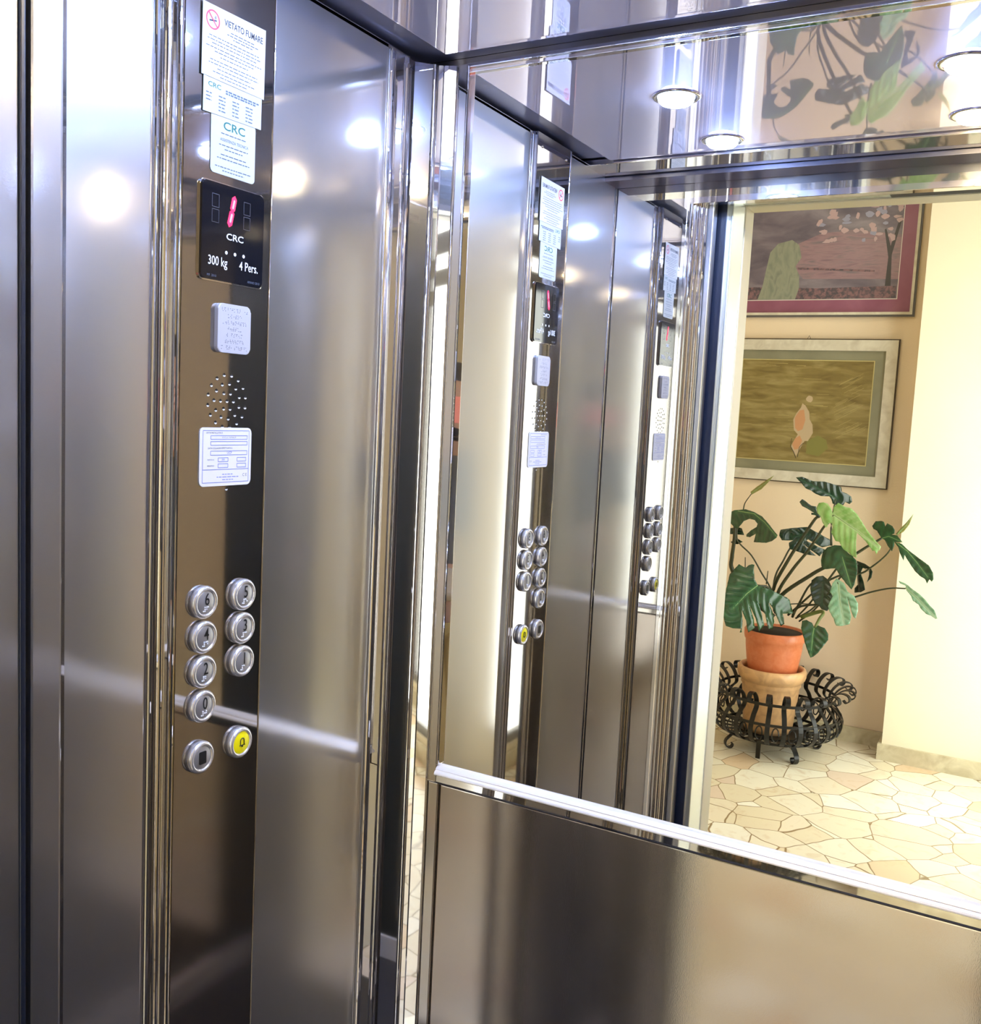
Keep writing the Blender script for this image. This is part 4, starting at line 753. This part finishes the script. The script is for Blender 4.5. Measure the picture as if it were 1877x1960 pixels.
# ---------------------------------------------------------------- pots
PX, PY = -.197, -3.335
p2 = thing('terracotta_pot', 'weathered pale terracotta pot sitting inside the iron stand', 'pot', (PX, PY, .084))
link('pot', lathe(bmesh.new(), [(0, .0), (.105, .0), (.112, .02), (.128, .19), (.130, .215), (.136, .222), (.134, .232), (.139, .240), (.150, .252), (.155, .268), (.155, .288), (.150, .300), (.142, .303), (.134, .298), (.130, .285), (.128, .25), (0, .25)], 56), M['terra_pale'], p2, True)
link('fill', lathe(bmesh.new(), [(0, .2505), (.127, .2505), (.127, .262), (0, .264)], 40), M['soil'], p2, True)
p1 = thing('potted_monstera', 'large monstera plant with split leaves in an orange terracotta pot', 'plant', (PX, PY, .348))
link('pot', lathe(bmesh.new(), [(0, 0), (.104, 0), (.108, .006), (.119, .070), (.127, .130), (.129, .160), (.134, .166), (.137, .180), (.138, .205), (.133, .211), (.126, .208), (.124, .19), (0, .19)], 56), M['terra'], p1, True)
link('soil', lathe(bmesh.new(), [(0, .1905), (.123, .1905), (.122, .200), (0, .206)], 40), M['soil'], p1, True)
OFF = Vector((PX, PY, .348))

def leaf(tone, outline, mid, idx):
    P = [Vector(p) for p in outline]; Mi = [Vector(p) for p in mid]
    A = np.array([[p.x, p.z, 1] for p in P]); cf_, *_ = np.linalg.lstsq(A, np.array([p.y for p in P]), rcond=None)
    ol = []
    for i, p in enumerate(P):
        q = P[(i + 1) % len(P)]; n = max(1, int((q - p).length / .008))
        for k in range(n): ol.append(p.lerp(q, k / n))
    xs = [p.x for p in ol]; zs = [p.z for p in ol]; st = .0065
    pts2 = [Vector((p.x, p.z)) for p in ol]; nb = len(pts2)
    poly = pts2[:]
    def inside(x, z):
        c = False; j = nb - 1
        for i in range(nb):
            a, b = poly[i], poly[j]
            if (a.y > z) != (b.y > z) and x < (b.x - a.x) * (z - a.y) / (b.y - a.y) + a.x: c = not c
            j = i
        return c
    def near(x, z): return min((p.x - x) ** 2 + (p.y - z) ** 2 for p in poly) < (.0035) ** 2
    x = min(xs)
    while x < max(xs):
        z = min(zs)
        while z < max(zs):
            if inside(x, z) and not near(x, z): pts2.append(Vector((x, z)))
            z += st
        x += st
    edges = [(i, (i + 1) % nb) for i in range(nb)]
    vo, eo, fo, *_ = delaunay_2d_cdt(pts2, edges, [list(range(nb))], 1, 1e-6)
    m2 = [Vector((p.x, p.z)) for p in Mi]
    def dm(v):
        best = (9, 0)
        acc = 0
        for a, b in zip(m2, m2[1:]):
            ab = b - a; t = max(0, min(1, (v - a).dot(ab) / max(ab.length_squared, 1e-9))); d = (v - (a + ab * t)).length
            if d < best[0]: best = (d, acc + ab.length * t)
            acc += ab.length
        return best
    def yof(v):
        d, s_ = dm(v)
        y = cf_[0] * v.x + cf_[1] * v.y + cf_[2]
        y += .25 * d - 3.2 * d * d                      # blade folds up from the rib, then droops
        y += .0028 * math.sin((s_ - d * .7) * 210) * min(1, d / .02)
        return y
    bm = bmesh.new(); vs = [bm.verts.new((v.x, yof(v), v.y)) for v in vo]
    for f in fo:
        try: bm.faces.new([vs[i] for i in f])
        except ValueError: pass
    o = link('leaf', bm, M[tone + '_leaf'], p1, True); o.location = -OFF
    at = o.data.attributes.new('vein', 'FLOAT', 'POINT')
    for k, v in enumerate(o.data.vertices):
        d, s_ = dm(Vector((v.co.x, v.co.z))); c = .5 + .5 * math.sin((s_ - d * .7) * 210 + PI)
        at.data[k].value = max(c ** 6 * .4, max(0, 1 - d / .008)) * max(.25, 1 - d * 7)
    md = o.modifiers.new('thickness', 'SOLIDIFY'); md.thickness = .0012; md.offset = 0
    bm = bmesh.new(); rp = []
    for a, b in zip(Mi, Mi[1:]):
        for k in range(6): rp.append(a.lerp(b, k / 6))
    rp.append(Mi[-1]); rp = [Vector((p.x, yof(Vector((p.x, p.z))) + .0008, p.z)) for p in rp]
    tube(bm, rp, .0020 if tone != 'dark' else .0014, .0006, 5)
    r = link('midrib', bm, M['rib'] if tone != 'dark' else M['mid_leaf'], o, True)
for i, (tone, ol, mid) in enumerate(LEAVES): leaf(tone, ol, mid, i)
for r0, r1, pl in STEMS:
    bm = tube(bmesh.new(), smooth_path(pl, 5), r0, r1, 8)
    o = link('stem', bm, M['stem_green'] if (r0, r1) in ((.009, .004), (.009, .006)) and pl[0][0] > -.15 else M['stem'], p1, True); o.location = -OFF

# ---------------------------------------------------------------- the photographer, outside the lift to the right of the doorway
def skin_mesh(name, verts, edges, radii, m, parent, root=0, sub=2):
    me = bpy.data.meshes.new(name); me.from_pydata([tuple(v) for v in verts], edges, [])
    o = bpy.data.objects.new(name, me); COL.objects.link(o); o.parent = parent
    sk_ = o.modifiers.new('skin', 'SKIN'); sk_.use_smooth_shade = True
    for i, r in enumerate(radii):
        r = r if isinstance(r, tuple) else (r, r); me.skin_vertices[0].data[i].radius = r
        me.skin_vertices[0].data[i].use_root = (i == root)
    s_ = o.modifiers.new('subdivision', 'SUBSURF'); s_.levels = sub; s_.render_levels = sub
    me.materials.append(m)
    return o
pe = thing('person', 'person in grey top and mustard trousers holding up a phone in a salmon case', 'person', (1.02, -1.54, 0))
O = Vector((1.02, -1.54, 0)); yaw = math.atan2(.35, .94)
def W(r, f, z): return Vector((r * math.cos(yaw) - f * math.sin(yaw), r * math.sin(yaw) + f * math.cos(yaw), z))   # right, forward, up of the person
skin_m = mat('skin', (.62, .38, .27), .5); top_m = mat('grey_jersey', (.14, .145, .16), .8); tro_m = mat('mustard_cloth', (.50, .38, .14), .8); hair_m = mat('dark_hair', (.03, .02, .014), .5)
hem_m = mat('pale_shirt_hem', (.62, .56, .48), .8)
PHX, PHY, PHZ = .800 - O.x, -1.205 - O.y, 1.498
lw = Vector((PHX - .058, PHY - .030, PHZ - .050)); rw = Vector((PHX + .100, PHY - .030, PHZ - .055))
le = W(-.20, .16, 1.12); re = W(.20, .16, 1.12); lsh = W(-.165, .0, 1.325); rsh = W(.165, .0, 1.325)
V = [W(0, 0, .90), W(0, .01, 1.06), W(0, .0, 1.22), W(0, -.01, 1.33), W(0, 0, 1.40), W(0, .02, 1.46), W(0, .025, 1.53), W(0, .015, 1.60),
     lsh, le, lw, rsh, re, rw, W(-.09, 0, .84), W(-.10, .01, .48), W(-.10, -.01, .09), W(-.11, .07, .035), W(-.115, .15, .03),
     W(.09, 0, .84), W(.10, .01, .48), W(.10, -.01, .09), W(.11, .07, .035), W(.115, .15, .03)]
E_ = [(0, 1), (1, 2), (2, 3), (3, 4), (4, 5), (5, 6), (6, 7), (3, 8), (8, 9), (9, 10), (3, 11), (11, 12), (12, 13), (0, 14), (14, 15), (15, 16), (16, 17), (17, 18), (0, 19), (19, 20), (20, 21), (21, 22), (22, 23)]
Rr = [.12, .105, .12, .10, .048, .07, .085, .06, .05, .036, .023, .05, .036, .023, .085, .052, .035, .034, .028, .085, .052, .035, .034, .028]
skin_mesh('body', V, E_, Rr, skin_m, pe)
skin_mesh('top', [W(0, 0, .98), V[1], V[2], W(0, -.01, 1.335), lsh, le, le.lerp(lw, .75), rsh, re, re.lerp(rw, .75)], [(0, 1), (1, 2), (2, 3), (3, 4), (4, 5), (5, 6), (3, 7), (7, 8), (8, 9)], [(.135, .13), .122, .135, .11, .064, .050, .040, .064, .050, .040], top_m, pe)
skin_mesh('shirt_hem', [W(0, 0, .86), W(0, 0, .95), W(0, .005, 1.02)], [(0, 1), (1, 2)], [.150, .142, .118], hem_m, pe)
skin_mesh('trousers', [W(0, 0, .92), W(-.09, 0, .80), W(-.10, .01, .48), W(-.10, -.005, .12), W(.09, 0, .80), W(.10, .01, .48), W(.10, -.005, .12)], [(0, 1), (1, 2), (2, 3), (0, 4), (4, 5), (5, 6)], [.135, .105, .075, .068, .105, .075, .068], tro_m, pe)
skin_mesh('hair', [W(0, -.055, 1.40), W(0, -.045, 1.50), W(0, -.02, 1.60), W(0, .03, 1.635)], [(0, 1), (1, 2), (2, 3)], [.055, .088, .078, .045], hair_m, pe)
for s_ in (-1, 1):
    skin_mesh('shoe', [W(.105 * s_, -.03, .04), W(.11 * s_, .07, .036), W(.118 * s_, .17, .030)], [(0, 1), (1, 2)], [.040, .040, .032], hair_m, pe)
fc = bmesh.new()
for s_ in (-1, 1):
    bmesh.ops.create_uvsphere(fc, u_segments=12, v_segments=8, radius=.011, matrix=Matrix.Translation(W(.031 * s_, .100, 1.515)))
link('eyes', fc, mat('eye', (.05, .03, .02), .2), pe, True)
skin_mesh('nose', [W(0, .095, 1.52), W(0, .118, 1.485)], [(0, 1)], [.008, .012], skin_m, pe, sub=1)
skin_mesh('mouth', [W(-.022, .097, 1.452), W(0, .106, 1.452), W(.022, .097, 1.452)], [(0, 1), (1, 2)], [.004, .006, .004], mat('lips', (.50, .18, .15), .4), pe, root=1, sub=1)
# hands: palm and five fingers closed on the ends of the phone
for s_, w_ in ((-1, lw), (1, rw)):
    ex = PHX + (-.068 if s_ < 0 else .088)             # edge of the phone on this side
    pc = Vector((ex + s_ * .029, PHY - .024, PHZ - .012))
    vs = [w_, w_.lerp(pc, .55), pc]; es = [(0, 1), (1, 2)]; rs = [.022, .026, .024]
    for k in range(4):
        z = PHZ + .026 - .017 * k; L_ = (.030, .034, .032, .024)[k]
        i0 = len(vs); vs += [Vector((ex + s_ * .022, PHY - .012, z)), Vector((ex + s_ * .012, PHY + .018, z)), Vector((ex - s_ * (L_ - .014), PHY + .0185, z + .001))]
        es += [(2, i0), (i0, i0 + 1), (i0 + 1, i0 + 2)]; rs += [.0090, .0082, .0068]
    i0 = len(vs); vs += [Vector((ex + s_ * .012, PHY - .026, PHZ - .020)), Vector((ex - s_ * .010, PHY - .018, PHZ - .004)), Vector((ex - s_ * .026, PHY - .0145, PHZ + .006))]
    es += [(1, i0), (i0, i0 + 1), (i0 + 1, i0 + 2)]; rs += [.0105, .0095, .0080]
    skin_mesh('hand', vs, es, rs, skin_m, pe)
ph = thing('phone', 'phone in a salmon coloured case held up sideways by the person', 'phone', (O.x + PHX + .010, O.y + PHY, PHZ))
link('case', B((-.078, .0002, -.038), (.078, .0075, .038), .003), mat('salmon_case', (.95, .30, .20), .5), ph)
link('screen', B((-.075, -.0030, -.036), (.075, .0001, .036), .001), mat('phone_screen', (.02, .02, .025), .1), ph)
